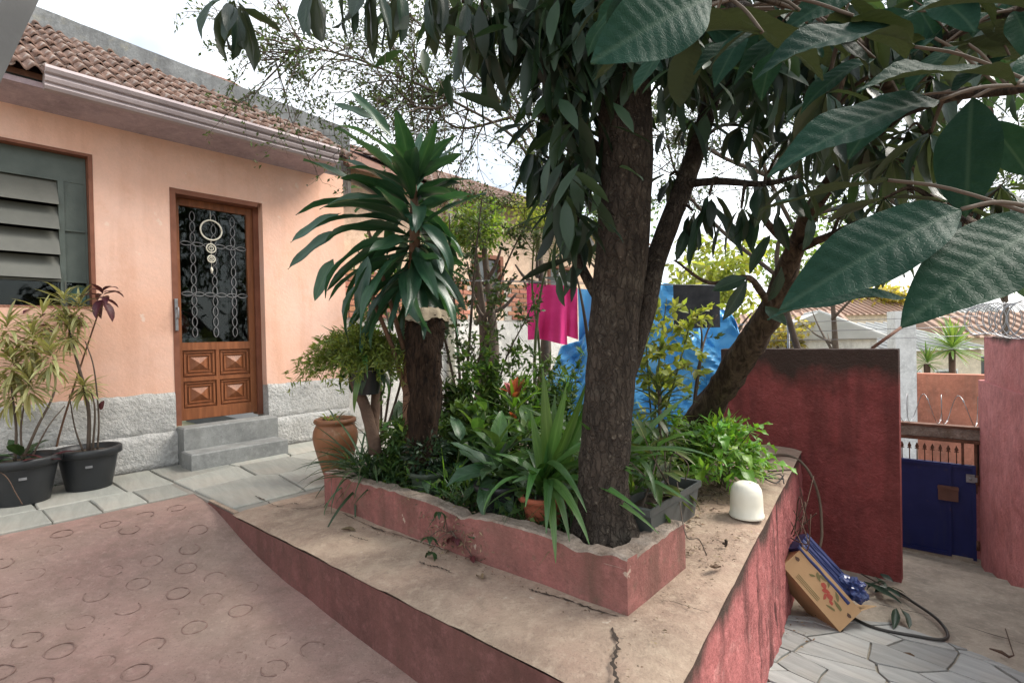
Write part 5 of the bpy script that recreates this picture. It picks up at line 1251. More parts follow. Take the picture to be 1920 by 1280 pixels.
# ---------------------------------------------------------------- clay urn
b = on(637,902,0); b = V((b.x, b.y, 0)); b += V((-.05,.08,0)); urn = thing('clay_urn', b, 'brown glazed clay urn standing at the left end of the planter', 'urn')
mb = MB(); mb.lathe(b, [(.075,0),(.082,.01),(.10,.06),(.135,.18),(.158,.27),(.165,.32),(.158,.37),(.143,.405),(.136,.415),(.148,.425),(.156,.440),(.150,.455),(.135,.460),(.125,.45),(.122,.42)], 40)
mb.build('body', M['urn'], urn); mb = MB(); mb.lathe(b, [(.125,.43),(.06,.44),(.001,.445)], 20); mb.build('soil', M['soil'], urn)
rosette(urn, b+UP*.44, 'grassy', 18, (.10,.2), .10, -20, 70, .0, spread=.08)
rosette(urn, b+UP*.445+V((-.02,-.06,0)), 'yellow', 10, (.05,.09), .3, 0, 70, .02, spread=.05)
# ---------------------------------------------------------------- plants in the bed
def clump(name, c, kind, n, L, wd, e0, e1, label, cat='plant', spread=.04, group=None, h=.02, v=None):
    t_ = thing(name, c, label, cat, group); rosette(t_, c, kind, n, L, wd, e0, e1, h, v, R.random()*6, spread=spread); return t_
bed = lambda px, py, z=.14: on(px, py, z)
SG = 'grassy plants in the planter bed'
clump('spider_plant', bed(700,902), 'grassy', 80, (.28,.55), .036, 5, 80, 'dark arching grassy clump spilling over the left end of the planter', 'plant', .09, SG)
clump('spider_plant', bed(672,880), 'grassy', 60, (.22,.45), .036, -10, 70, 'short grassy clump hanging over the curb beside the clay urn', 'plant', .06, SG)
clump('spider_plant', bed(742,900), 'grassy', 66, (.25,.5), .036, 10, 80, 'dark grassy clump right of the logs', 'plant', .07, SG)
clump('lime_grass', bed(836,930), 'limegrass', 50, (.14,.30), .035, 25, 85, 'small bright lime grassy tuft in front of the stump', 'plant', .035, SG)
clump('spider_plant', bed(880,945), 'grassy', 50, (.14,.3), .045, -15, 60, 'low dark clump sprawling before the black pot', 'plant', .08, SG)
mb = MB(); gb = MB()
for i in range(3600):
    s, n = R.uniform(.30, 1.5), R.uniform(2.15, 4.0); z = .12+R.random()**1.6*(.42 if s > .62 else .20)
    if math.hypot(s-.44, n-4.02) < .22: continue
    lq(mb, W(s, n, z), rv()+UP*.3, UP+rv()*.7, R.uniform(.035,.085), R.uniform(.014,.032))
for i in range(700):
    s, n = R.uniform(.30, 1.2), R.uniform(2.2, 3.95); q = W(s, n, .12); az = R.random()*6.28; L = R.uniform(.2,.5); dd = dirv(az, rad(R.uniform(45,85))); x = dd.cross(UP).normalized()*R.uniform(.003,.006); k = R.uniform(.3,.8)
    pts = [q+dd*L*t_/5-UP*k*L*(t_/5)**2.4+dirv(az,0)*.3*L*(t_/5)**2 for t_ in range(6)]
    gb.add([p_+x*sg*(1-.17*j) for j, p_ in enumerate(pts) for sg in (-1,1)], [(2*j,2*j+1,2*j+3,2*j+2) for j in range(5)], smooth=True)
tag(mb.build('undergrowth', F['mid2']), kind='stuff'); tag(gb.build('grass', F['grass']), kind='stuff')
for px, py, Y, h_, fol, n_, lab in [(1005,800,3.7,.62,'mid2',900,'dense leafy bush between the reddish bud and the trunk'), (880,820,3.5,.50,'mid',800,'dense mid green bush behind the black pots'), (760,830,3.35,.42,'mid2',700,'dark dense bush at the foot of the fibrous stump'), (1215,830,3.3,.42,'lime',520,'lime green bush right of the trunk foot'), (860,770,3.9,.85,'mid2',1000,'tall dark bush right of the fibrous stump'), (1030,770,4.2,.8,'mid',900,'leafy bush before the left part of the tarpaulin'), (935,760,4.0,.95,'mid',1100,'tall loose bush before the whitewashed base'), (1290,850,3.6,.30,'mid2',500,'low dark bush under the leaning trunk')]:
    q = on(px, py, .06); q = V((at(px,py,Y).x, Y, .06)); t_ = thing('bush', q, lab, 'bush', 'bushes filling the bed'); bb = MB(); sb = MB()
    for k in range(12):
        e = q+V((R.gauss(0,.13), R.gauss(0,.10), h_*R.uniform(.55,1.1))); p = spline([q+V((R.gauss(0,.03),0,-.06)), q.lerp(e,.5)+rv()*.03, e], 4); sb.tube(p, radii([.006,.002], len(p)), 4, cap=False)
        for i in range(n_//8): c_ = p[R.randrange(3, len(p))]; lq(bb, c_+rv()*.06*R.random(), rv()+UP*.35, UP+rv()*.7, R.uniform(.045,.10), R.uniform(.016,.034))
    sb.build('stems', M['green_stem'], t_)['kind'] = 'stuff'; bb.build('foliage', F[fol], t_)['kind'] = 'stuff'
# small green pot with clipped plant
c = bed(803,935,.12); gp = thing('green_pot', c, 'dark green plastic pot with bushy plant at the left of the bed', 'potted plant')
pot(gp, c, .075, .10, .17, M['pot_green'])
mb = MB()
for i in range(700):
    v = rv(); q = c+UP*.26+V((v.x*.13, v.y*.13, v.z*.12))*R.uniform(.5,1); lq(mb, q, v+rv()*.8, rv(), R.uniform(.025,.05), .014)
mb.build('foliage', F['dark'], gp)['kind'] = 'stuff'; rosette(gp, c+UP*.16, 'deep', 14, (.12,.2), .4, -20, 60, .06, spread=.04)
# black pots hidden among the plants
for px, py, lab in ((935,965,'black pot with broad dark leaves in the middle of the bed'), (895,915,'black pot behind the lime grass tuft')):
    c = bed(px, py, .13); bp = thing('black_pot', c, lab, 'potted plant', 'dark pots in the bed'); pot(bp, c, .085, .115, .17, M['pot_black'])
    rosette(bp, c+UP*.16, 'deep', 22, (.16,.28), .42, -25, 65, .10, spread=.05); rosette(bp, c+UP*.2, 'mid', 14, (.14,.24), .34, 0, 80, .16, spread=.05)
# leafy plants further back
LG = 'leafy plants crowding the bed'
for px, py, Y, n, kind, L, lab in [(760,800,3.7,26,'deep',(.16,.28),'dark broad leaved plant behind the grassy clumps'), (850,770,3.9,30,'mid',(.10,.18),'bright leafy plant left of the reddish bud'), (905,800,3.4,28,'mid',(.14,.24),'glossy leafy plant below the reddish bud'),
        (830,850,3.1,24,'deep',(.12,.22),'dark leafy plant in front of the stump foot'), (975,830,3.3,26,'mid',(.16,.28),'arching leafy plant beside the strap leaved clump'), (1050,800,3.6,22,'deep',(.14,.24),'dark leafy plant left of the thick trunk'), (1095,840,3.0,16,'deep',(.12,.2),'small dark plant at the left foot of the trunk')]:
    c = at(px, py, Y); foot = V((c.x, c.y, .06)); t_ = thing('leafy_plant', foot, lab, 'plant', LG)
    for k in range(4):
        e = c+V((R.uniform(-.14,.14), R.uniform(-.1,.1), R.uniform(-.03,.12))); mb = MB(); p = spline([foot+V((R.uniform(-.03,.03),0,0)), foot.lerp(e,.5)+rv()*.03, e], 4); mb.tube(p, radii([.008,.004], len(p)), 5); mb.build('stem', M['green_stem'], t_)
        rosette(t_, foot.lerp(e,.45), kind, n//4+1, L, .36, -35, 60, 0, axis=(e-foot)*.6)
c = at(965,742,3.5); bud = thing('bromeliad', V((c.x,c.y,.1)), 'rosette plant with reddish orange bud left of the trunk', 'plant')
mb = MB(); mb.tube([V((c.x,c.y,.1)), c], .012, 7); mb.build('stem', M['green_stem'], bud)
rosette(bud, c-UP*.04, 'bud', 12, (.10,.17), .32, 45, 88, .05); rosette(bud, c-UP*.16, 'limegrass', 30, (.2,.34), .09, 0, 70, .1); rosette(bud, c-UP*.22, 'bud', 8, (.10,.17), .3, -10, 40, .06)
# strap leaved clump in a terracotta pot
c = bed(1022,985,.12); cl = thing('clivia', c, 'strap leaved green plant in terracotta pot leaning on the trunk', 'potted plant'); pot(cl, c, .085, .115, .16, M['pot_terra'])
t0 = c+UP*.17
for tx, ty, Y, v, wd in [(1018,690,2.45,0,.058),(1062,720,2.4,0,.056),(1140,672,2.4,0,.05),(1100,715,2.35,0,.05),(1040,740,2.6,0,.055),(995,770,2.6,0,.05),(1120,760,2.5,0,.05)]:
    near_leaf(cl, 'strap', (.35,1.2,2.3), t0+rv()*.03, at(tx,ty,Y), V((R.uniform(-.5,.5),-1,.3)), wd, v)
for tx, ty, Y, v, wd in [(1024,1000,2.12,2,.046),(1068,1015,2.1,2,.046),(1105,1020,2.1,2,.048),(1042,1055,2.1,2,.042),(985,950,2.15,2,.046),(960,905,2.3,1,.048),(930,850,2.5,1,.046),(1210,965,2.05,1,.046),(1190,880,2.2,1,.044),(1165,830,2.2,1,.048),(1200,800,2.3,1,.042),(1100,960,2.1,2,.042),(1235,1000,2.1,1,.04),(1300,850,2.3,1,.04)]:
    near_leaf(cl, 'strap', (.35,1.2,2.3), t0+rv()*.03, at(tx,ty,Y), UP+V((0,-.6,0)), wd, v)
rosette(cl, t0, 'strap', 16, (.25,.45), .09, 5, 80, .0, spread=.03)
for i in range(3): put_leaf(cl, 'dry' if False else 'burg', t0+V((.05,-.04,0)), V((.25,-.5,-.6))+rv()*.3, UP, .2, .03)
# arching plant behind the window box
clump('arching_plant', at(1150,880,2.55), 'strap', 22, (.35,.6), .085, 0, 60, 'arching strap leaves spreading right of the trunk over the window box', 'plant', .05)
# window box
wc = on(1238,985,.14); wb = thing('window_box', wc, 'dark grey rectangular window box with straggling plants right of the trunk', 'window box')
mb = MB(); ax = (at(1282,900,2.55)-at(1205,962,2.22)); ax.z = 0; ax.normalize(); ay = V((-ax.y, ax.x, 0))
def wbx(k, z): return [wc+ax*sx*.27*k+ay*sy*(.085*k)+UP*z for sx, sy in ((-1,-1),(1,-1),(1,1),(-1,1))]
lo, hi, rim0, rim1, inn, inl = wbx(.86,0), wbx(.98,.135), wbx(1.06,.135), wbx(1.06,.165), wbx(.97,.165), wbx(.95,.12)
vs = lo+hi+rim0+rim1+inn+inl
mb.add(vs, [(3,2,1,0)]+[(4*j+i, 4*j+(i+1)%4, 4*j+4+(i+1)%4, 4*j+4+i) for j in range(5) for i in range(4)], smooth=False); mb.build('trough', M['pot_black'] if False else simple('dark_grey_plastic', (.05,.055,.052), (.075,.08,.075), 6, .5, .15, 50), wb)
mb = MB(); mb.grid(lambda u, v: wc+ax*lerp(-.25,.25,u)+ay*lerp(-.078,.078,v)+UP*(.12+.02*noise.noise(V((u*6,v*3,0)))), 16, 6); mb.build('soil', M['soil'], wb)
for i in range(5):
    e = wc+ax*R.uniform(-.2,.25)+UP*R.uniform(.3,.5)+rv()*.08; s_ = wc+ax*R.uniform(-.2,.2)+UP*.13; mb = MB(); p = spline([s_, s_.lerp(e,.5)+rv()*.03, e], 4); mb.tube(p, radii([.005,.002], len(p)), 5); mb.build('stem', M['twig'], wb)
    rosette(wb, s_, 'mid' if i % 2 else 'striped', 7, (.12,.22), .3, -20, 60, axis=e-s_)
mb = MB(); p = spline([wc+UP*.16+ax*.2, at(1285,1000,2.2), at(1310,1010,2.2), at(1325,1040,2.2)], 6); mb.tube(p, .0028, 4); p = spline([wc+UP*.2+ax*.1, at(1262,850,2.5), at(1290,870,2.5), at(1285,900,2.5)], 5); mb.tube(p, .003, 4); mb.build('dry_stem', M['twig'], wb)
# striped croton on a stalk
b = on(1232,885,.05); cr = thing('croton', b, 'striped narrow leaved croton on a stalk right of the trunk', 'plant')
tp = at(1236,722,3.25); mb = MB(); mb.tube([V((tp.x,tp.y,.05)), tp], .012, 7); mb.build('stem', M['twig'], cr)
rosette(cr, V((tp.x,tp.y,.28)), 'striped', 70, (.16,.28), .13, -15, 55, tp.z-.28); rosette(cr, tp, 'striped', 10, (.12,.2), .14, 20, 80)
# bright lobed plant by the wall
c = on(1352,905,.03); ph = thing('lobed_plant', c, 'bright lime green lobed plant on the ledge before the red wall', 'plant')
for i in range(64):
    az = i*2.4; el = rad(R.uniform(15,80)); L = R.uniform(.18,.42); d = dirv(az, el); e = c+UP*.06+d*L*V((1,1,1)).length/1.73
    if i % 2 == 0:
        mb = MB(); mb.tube(spline([c+rv()*.04, c.lerp(e,.5)+UP*.04, e], 3), .0035, 4); mb.build('stalk', M['green_stem'], ph)
    put_leaf(ph, 'limeleaf', e, (d-UP*.5+rv()*.4), UP+d*.6+rv()*.3, R.uniform(.10,.17), R.uniform(.05,.08))
for i in range(60):
    v = rv(); v.z = abs(v.z); put_leaf(ph, 'limeleaf', c+UP*.14+v*R.uniform(.12,.32), v*.5+dirv(R.random()*6.28,-.2), UP+v, R.uniform(.07,.12), R.uniform(.035,.055))
mb = MB()
for i in range(1100):
    v = rv(); v.z = abs(v.z)*1.05-.05; lq(mb, c+UP*.10+V((v.x*.30,v.y*.30,v.z*.34))*R.uniform(.55,1), v*.6+rv()*.6-UP*.15, UP+v, R.uniform(.05,.10), R.uniform(.014,.026))
mb.build('foliage', F['lime'], ph)['kind'] = 'stuff'
# ground plants in the soil behind
for px, py, lab in ((1195,850,'lime green seedling clump behind the trunk'), (1265,780,'bright green fern clump under the sapling')):
    clump('fern_clump', on(px,py,.08), 'limegrass', 26, (.16,.3), .14, 10, 75, lab, 'fern', .1)
# weed growing out of the broken curb
c = on(925,1030,.10); c = W(.165, 3.32, .10); wd_ = thing('weed', c, 'withered weed growing out of the broken curb face', 'weed')
for k in range(7):
    e = c+V((R.uniform(-.13,.13), R.uniform(-.12,-.02), R.uniform(-.09,.12))); mb = MB(); mb.tube(spline([c, c.lerp(e,.5)+UP*.02, e], 3), .002, 4); mb.build('stem', M['twig'], wd_)
    rosette(wd_, e, 'burg' if k % 2 else 'deep', 3, (.05,.09), .4, -60, 30)
mb = MB()
for i in range(160):
    q = c+V((R.gauss(0,.07), 0, R.gauss(-.02,.05)))-N*0; q = W(.17+R.uniform(-.02,.0), 3.32+R.gauss(0,.12), max(.01, .09+R.gauss(0,.05))); lq(mb, q, rv()-UP*.4, rv(), R.uniform(.015,.035), .008)
mb.build('dry_leaves', F['dry'], wd_)['kind'] = 'stuff'
# roots and litter
mb = MB()
def litter(n, f, L=(.012,.04)):
    for i in range(n):
        q = f(); d = dirv(R.random()*6.28, rad(R.uniform(-10,25))); lq(mb, q, d, UP+rv()*.4, R.uniform(*L), R.uniform(*L)*.45)
litter(420, lambda: W(R.uniform(.27,.66), R.uniform(2.3,4.2), .165+R.uniform(0,.012)))
litter(500, lambda: W(1.1+abs(R.gauss(0,.9)), R.uniform(3.5,4.15), .006+.03*max(0, R.random()-.4)))
litter(90, lambda: W(R.uniform(-.15,1.4), R.uniform(4.30,4.45), .006), (.008,.02))
litter(150, lambda: W(R.uniform(.72,1.3), R.uniform(4.0,4.42), .006), (.008,.03))
litter(110, lambda: W(.15-abs(R.gauss(0,.03)), R.uniform(2.2,4.2), .006), (.006,.018))
litter(160, lambda: W(R.uniform(1.1,3.4), 4.30+abs(R.gauss(0,.12)), pz(2.2)+R.uniform(.0,.03)), (.01,.03))
litter(60, lambda: W(R.uniform(2.2,5.5), R.uniform(4.6,5.4), pz(2.7)-.02), (.01,.02)) if False else None
tag(mb.build('leaf_litter', F['dry']), kind='stuff')
mb = MB()
for i in range(34):
    a_ = on(R.uniform(1300,1400), R.uniform(905,945), .02); e = a_+V((R.uniform(-.12,.14), R.uniform(-.1,.08), .01)); mb.tube(spline([a_, a_.lerp(e,.5)+UP*.02+rv()*.02, e], 3), .0022, 3)
tag(mb.build('dry_twigs', M['twig']), kind='stuff')
for i, (px, py) in enumerate(((1362,1021),)): 
    mb = MB(); q = on(px,py,.012)
    for k in range(6): mb.tube([q, q+rv()*.018+UP*.008], .005, 4)
    tag(mb.build('dry_bud', M['crack']), 'small dark dry bud lying on the ledge near the dome', 'bud')

# ---------------------------------------------------------------- potted plants by the house wall
def wallpot(px, py, lab, rot, r0=.135, r1=.185, h=.30):
    b = on(px, py, 0); t_ = thing('potted_plant', b, lab, 'potted plant', 'black plastic pots by the house wall'); pot(t_, b, r0, r1, h, M['pot_black'], .018, 36)
    mb = MB(); cdir = (CAM-b); cdir.z = 0; cdir.normalize(); sdv = V((-cdir.y, cdir.x, 0)); q = b+cdir*(lerp(r0,r1,.55)+.006)+UP*h*.6
    mb.box(q, sdv*.020, UP*.008, cdir*.004); mb.build('maker_mark', M['steel'] if False else M['iron'], t_); return t_, b, h
pb, b, h = wallpot(168, 913, 'black pot with pale variegated narrow leaved plant, nearer the door', 0)
def stem(t_, pts, r_=.009, m_='twig'): p = spline(pts, 5); mb = MB(); mb.tube(p, radii([r_, r_*.5], len(p)), 7); mb.build('stem', M[m_], t_); return p[-1]
z0 = b+UP*(h*.88)
def vhead(t_, px, py, Y, n, L=(.13,.20), e0=-45, e1=65, h_=.14): rosette(t_, at(px,py,Y), 'varieg', int(n*2.1), L, .11, e0, e1, h_)
Yb = b.y
stem(pb, [z0, at(165,760,Yb), at(140,660,Yb), at(128,610,Yb)], .014); stem(pb, [z0+V((.03,0,0)), at(178,770,Yb), at(170,730,Yb)], .008); stem(pb, [z0+V((-.04,0,0)), at(140,800,Yb), at(130,740,Yb)], .007)
stem(pb, [z0+V((.05,.02,0)), at(185,780,Yb), at(176,690,Yb-.05), at(160,640,Yb)], .007)
vhead(pb, 130,640,Yb,34); vhead(pb, 122,590,Yb,20); vhead(pb, 158,735,Yb,34,(.12,.18),-30,50,.06); vhead(pb, 150,600,Yb,18)
put_leaf(pb, 'burg', at(188,768,Yb), V((.3,-.2,.6)), V((0,-1,.3)), .08, .045, 0)
pa_, b, h = wallpot(44, 940, 'black pot with leaning variegated plant at the left edge', 0, .14, .195, .31)
z0 = b+UP*(h*.88); Ya = b.y
stem(pa_, [z0, at(70,800,Ya), at(100,740,Ya+.05), at(105,690,Ya+.1)], .010); stem(pa_, [z0+V((-.05,0,0)), at(30,800,Ya), at(20,720,Ya)], .010); stem(pa_, [z0, at(40,790,Ya), at(60,700,Ya)], .008); stem(pa_, [z0+V((.05,0,0)), at(90,800,Ya), at(122,760,Ya+.1)], .006)
for px, py, n in ((95,690,30),(25,705,34),(62,660,24),(15,640,24),(20,760,24),(80,620,16),(55,740,24)): vhead(pa_, px, py, Ya+R.uniform(-.1,.15), n, (.14,.22))
rosette(pa_, z0, 'deep', 12, (.12,.2), .4, -20, 50, .05, spread=.1); rosette(pa_, z0+V((.16,0,0)), 'burg', 5, (.12,.18), .3, 10, 50)
mb = MB(); mb.tube(spline([z0+V((-.1,-.19,.04)), at(8,890,Ya-.2), at(30,925,Ya-.22), at(42,945,Ya-.22)], 5), .003, 4); mb.build('dry_stem', M['log'], pa_)
bv = on(95,905,.0); bg_ = thing('burgundy_plant', bv, 'burgundy leaved plant trailing along under the louvred window', 'plant')
Yv = 3.95
s1 = spline([bv, at(110,820,Yv), at(150,690,Yv), at(180,600,Yv), at(195,555,Yv)], 6); mb = MB(); mb.tube(s1, radii([.008,.004], len(s1)), 6); mb.build('stem', M['cane'], bg_)
s2 = spline([at(120,640,Yv), at(80,610,Yv), at(30,590,Yv), at(-20,580,Yv)], 6); mb = MB(); mb.tube(s2, .0035, 5); mb.build('stem', M['cane'], bg_)
s3 = spline([at(120,640,Yv), at(60,625,Yv), at(0,615,Yv)], 6); mb = MB(); mb.tube(s3, .003, 5); mb.build('stem', M['cane'], bg_)
rosette(bg_, at(193,565,Yv), 'burg', 14, (.12,.19), .32, -35, 50, .08)
for px, py in ((40,585),(75,578),(100,590),(130,588),(60,605),(90,612),(20,600),(140,600)): rosette(bg_, at(px,py,Yv), 'burg', 3, (.09,.16), .3, -40, 40)
# small trailing plant between the two pots
c = on(108,905,.0); t_ = clump('trailing_plant', c, 'deep', 22, (.06,.11), .4, -10, 60, 'small dark trailing plant between the two black pots', 'plant', .06, h=.25)

# ---------------------------------------------------------------- tarpaulin heap and washing
tb_ = W(4.35, 2.45, 0); tarp = thing('tarpaulin', tb_, 'crumpled blue tarpaulin draped over a heap behind the trunk', 'tarpaulin')
A_, B_ = at(1000,720,6.1), at(1395,720,5.55); A_.z = B_.z = 0; dx = (B_-A_).normalized(); nrm_ = V((dx.y, -dx.x, 0)); TLn = (B_-A_).length
tops = [(0,.30),(.08,.58),(.16,.92),(.24,.96),(.30,1.18),(.42,1.38),(.55,1.50),(.64,1.58),(.70,1.56),(.80,1.36),(.92,1.27),(1,.95)]
def topz(u):
    for (a, za), (b2, zb) in zip(tops, tops[1:]):
        if u <= b2: k = (u-a)/(b2-a); k = k*k*(3-2*k); return lerp(za, zb, k)
    return tops[-1][1]
def ridge(x): return 1-abs(2*(x-math.floor(x))-1)
def tarpf(u, v):
    z = topz(u)
    if v < .68: k = v/.68; zz = z*k; off = .34*(1-k*.75)+.10
    else: k = (v-.68)/.32; zz = z*(1-.10*k*k); off = lerp(.185, -.75, k)
    p = V((u*3.1, v*2.2, 0)); w1 = ridge(u*3.2+v*1.7+.8*noise.noise(p)); w2 = ridge(u*6.1-v*2.9+1.3*noise.noise(p*1.7)); w3 = noise.noise(V((u*9, v*7, 3)))
    w4 = ridge(u*11+v*6.3+1.6*noise.noise(p*2.3+V((5,0,0)))); w5 = ridge(u*4.3-v*9+1.5*noise.noise(p*1.9+V((0,7,0))))
    off += .17*(w1-.5)+.10*(w2-.5)+.05*w3+.06*(w4-.5)+.05*(w5-.5)
    return A_+dx*(u*TLn+.05*w3)+nrm_*off+UP*max(0, zz+.035*(w2-.5)*min(1, v*3)+.02*w3)
mb = MB(); mb.grid(tarpf, 110, 70, smooth=False); mb.build('sheet', M['tarp'], tarp)
mb = MB(); a1, a2 = at(1083,541,5.9), at(1128,545,5.9); mb.grid(lambda u, v: a1.lerp(a2, u)-UP*v*.62+V((0,-1,0))*.035*math.sin(u*9+v*3)*(.3+v), 14, 12); tag(mb.build('blue_cloth', M['tarp']), 'light blue cloth hanging behind the pink towel', 'cloth')
cw = MB(); c_a, c_b = W(4.55,-.33,1.72), W(3.72,4.2,1.62)
la, lbn = at(955,528,5.3), at(1400,534,5.3)
cw.tube(spline([la+(la-lbn)*.6, la, (la+lbn)/2-UP*.015, lbn, lbn+(lbn-la)*.35], 8), .004, 5); cl_ = tag(cw.build('clothesline', M['steel']), 'thin clothesline stretched across the yard behind the trunk', 'clothesline')
for px in (992, 1022, 1052, 1079):
    mb = MB(); q = at(px, lerp(529,536,(px-987)/96), 5.27); mb.box(q, V((.006,0,0)), V((0,.012,0)), V((0,0,.028))); mb.build('peg', M['log'], cl_)
pk = thing('pink_towel', at(1035,590,5.3), 'hot pink towel hanging on the clothesline', 'towel')
p0, p1 = at(987,531,5.3), at(1083,538,5.3); H_ = .575; Lx = (p1-p0)
def tow(u, v, off): return p0+Lx*u-UP*v+V((0,-1,0))*(off+.040*math.sin(u*11+1+v)*(.3+v)+.022*math.sin(u*29+v*4)*(.3+v)+.02*noise.noise(V((u*6,v*5,1))))
mb = MB(); mb.grid(lambda u, v: tow(u*.78, v*H_*(1-.03*math.sin(u*5)), .012), 26, 14); mb.build('front_fall', M['pink'], pk)
mb = MB(); mb.grid(lambda u, v: tow(.52+.48*u, v*(H_*.82+.06*u), -.012-.02*v), 18, 12); mb.build('back_fall', M['pink'], pk)
bk = MB(); q0, q1 = at(1262,534,5.0), at(1350,536,5.0); bk.grid(lambda u, v: q0.lerp(q1, u)-UP*v*.42*(1-.06*u)+V((0,-1,0))*(.02*math.sin(u*10)*(.3+v)), 16, 10)
tag(bk.build('black_towel', M['blackcloth']), 'charcoal cloth hanging in front of the blue tarpaulin', 'cloth')
ln2 = MB(); ln2.tube([q0+(q0-q1)*4.2+UP*.004, q0+UP*.003, q1+UP*.003, q1+(q1-q0)*1.6], .0035, 5); tag(ln2.build('clothesline', M['steel']), 'second thin line holding the charcoal cloth', 'clothesline')

# ---------------------------------------------------------------- dome, hoses, box
c = on(1400,966,.004); dm = thing('plastic_dome', c, 'ivory plastic dome cap standing on the ledge edge', 'cap')
mb = MB(); rr = .088; mb.lathe(c, [(rr*1.05,0),(rr*1.06,.006),(rr*1.05,.014),(rr*1.0,.018),(rr*.985,.08),(rr*.965,.125),(rr*.90,.155),(rr*.75,.177),(rr*.5,.189),(rr*.25,.192),(.001,.193)], 40); mb.build('shell', M['white_plastic'], dm)
mb = MB(); mb.lathe(c+V((.01,-.03,.186)), [(.006,0),(.006,.006),(.0005,.007)], 10); mb.build('nub', M['concrete'], dm)
def hose(name, pts, r_, mat, lab): p = spline(pts, 9); mb = MB(); mb.tube(p, r_, 8); return tag(mb.build(name, mat), lab, 'hose')
e_ = 4.14
hose('hose', [on(1395,868,.02), on(1430,862,.03), at(1462,852,4.35), at(1497,862,4.3), at(1522,893,4.2), at(1537,940,4.15), at(1541,1000,4.05), at(1539,1045,4.0), W(3.35,4.5,pz(3.35)+.01)], .011, M['hose_brown'], 'brown hose arching from the ledge down the dark red wall')
hose('hose', [on(1585,1150,pz(2.6)+.012), on(1640,1176,pz(2.6)+.012), on(1720,1192,pz(2.6)+.012), on(1768,1198,pz(2.6)+.012), on(1776,1185,pz(2.7)+.012), on(1755,1158,pz(2.8)+.012), on(1712,1128,pz(3)+.012), on(1680,1108,pz(3.2)+.012), on(1640,1100,pz(3.3)+.012)], .010, M['hose'], 'black hose looped on the path beside the cardboard box')
mb = MB(); q = on(1412,905,.02)
mb = MB()
for i in range(9):
    cc = on(1385+R.uniform(0,55), 888+R.uniform(-6,14), .012); mb.tube(spline([cc+dirv(k*1.05+i, 0)*R.uniform(.03,.09)+UP*R.uniform(0,.035) for k in range(7)], 4), .0035, 5)
for k in range(3): mb.tube(spline([on(1430,895,.01), on(1455+4*k,905-8*k,.01), on(1470,890+8*k,.008)], 5), .004, 5)
tag(mb.build('cable_tangle', M['hose']), 'tangle of black cables on the ledge behind the ivory dome', 'cable')
mb = MB(); mb.tube([on(1440,884,.012), on(1485,880,.012)], .007, 6)
tag(mb.build('stick', M['twig']), 'short dark stick lying at the end of the ledge', 'stick')
mb = MB(); a_ = at(1480,1000,3.55)
for k in range(8): mb.tube(spline([W(2.6+R.uniform(-.1,.1), 4.29, -.35+R.uniform(-.15,.1)), W(2.5+R.uniform(-.2,.2), 4.36+R.random()*.08, -.25+R.uniform(-.2,.15)), W(2.45+R.uniform(-.2,.3), 4.37+R.random()*.08, -.12+R.uniform(-.2,.15))], 4), .004, 4)
tag(mb.build('dry_vine', M['log']), 'dry tangled vine hanging at the corner above the cardboard box', 'vine')
# the box rests on one lower edge and leans on the ledge wall
F0 = on(1575,1184,pz(2.4)+.004)                # lowest corner
TLc, BRc, TRc = at(1467,1060,3.52), at(1635,1147,3.38), at(1511,1029,3.50)
ex = (TLc-F0).normalized()                     # along the box, rising to the left
ey = (BRc-F0); ey = (ey-ex*ey.dot(ex)).normalized()       # its height, up and right
ez = ex.cross(ey); ez = ez if ez.y > 0 else -ez
LB, HB, WB = (TLc-F0).length, .205, .26
cbx = thing('cardboard_box', F0, 'tilted cardboard box with red printed pattern leaning by the ledge wall', 'box')
def bx_(x0, x1, y0, y1, z0_, z1_, mb): mb.hexa([F0+ex*a+ey*b2+ez*c2 for a, b2, c2 in ((x0,y0,z0_),(x0,y0,z1_),(x1,y0,z1_),(x1,y0,z0_),(x0,y1,z0_),(x0,y1,z1_),(x1,y1,z1_),(x1,y1,z0_))])
t4 = .005
mb = MB(); bx_(0,LB,0,HB,0,t4,mb); bx_(0,LB,0,HB,WB-t4,WB,mb); bx_(0,t4,0,HB,t4,WB-t4,mb); bx_(LB-t4,LB,0,HB,t4,WB-t4,mb); bx_(t4,LB-t4,0,t4,t4,WB-t4,mb); mb.build('body', M['card'], cbx)
mb = MB(); mb.hexa([F0+ex*a+ey*b2+ez*c2 for a, b2, c2 in ((0,HB,.01),(0,HB,WB-.01),(.004,HB,WB-.01),(.004,HB,.01),(-.045,HB+.11,.02),(-.045,HB+.11,WB-.02),(-.041,HB+.11,WB-.02),(-.041,HB+.11,.02))]); mb.build('flap', M['card_in'], cbx)
def blob(mat, pts, name='print'):
    mb = MB()
    for cx, cy, rx, ry, rot in pts:
        n_ = 14; vs = []
        for i in range(n_):
            a = 2*math.pi*i/n_; qx = rx*(1+.18*math.sin(3*a+cx*9))*math.cos(a); qy = ry*(1+.18*math.sin(2*a+cy*7))*math.sin(a)
            vs.append(F0-ez*.0015+ex*(LB*cx+qx*math.cos(rot)-qy*math.sin(rot))+ey*(HB*cy+qx*math.sin(rot)+qy*math.cos(rot)))
        mb.add(vs, [tuple(range(n_))])
    mb.build(name, mat, cbx)
blob(M['print_red'], [(.50,.62,.022,.014,.4),(.44,.55,.026,.012,-.5),(.36,.52,.024,.016,.2),(.40,.40,.02,.01,1.2),(.30,.42,.016,.010,.3)])
blob(M['print_green'], [(.62,.68,.03,.010,.5),(.56,.78,.034,.010,-.3),(.30,.70,.03,.009,.6),(.22,.52,.036,.010,.2),(.48,.80,.026,.008,.9),(.68,.55,.02,.007,-.6),(.26,.30,.03,.008,-.3)])
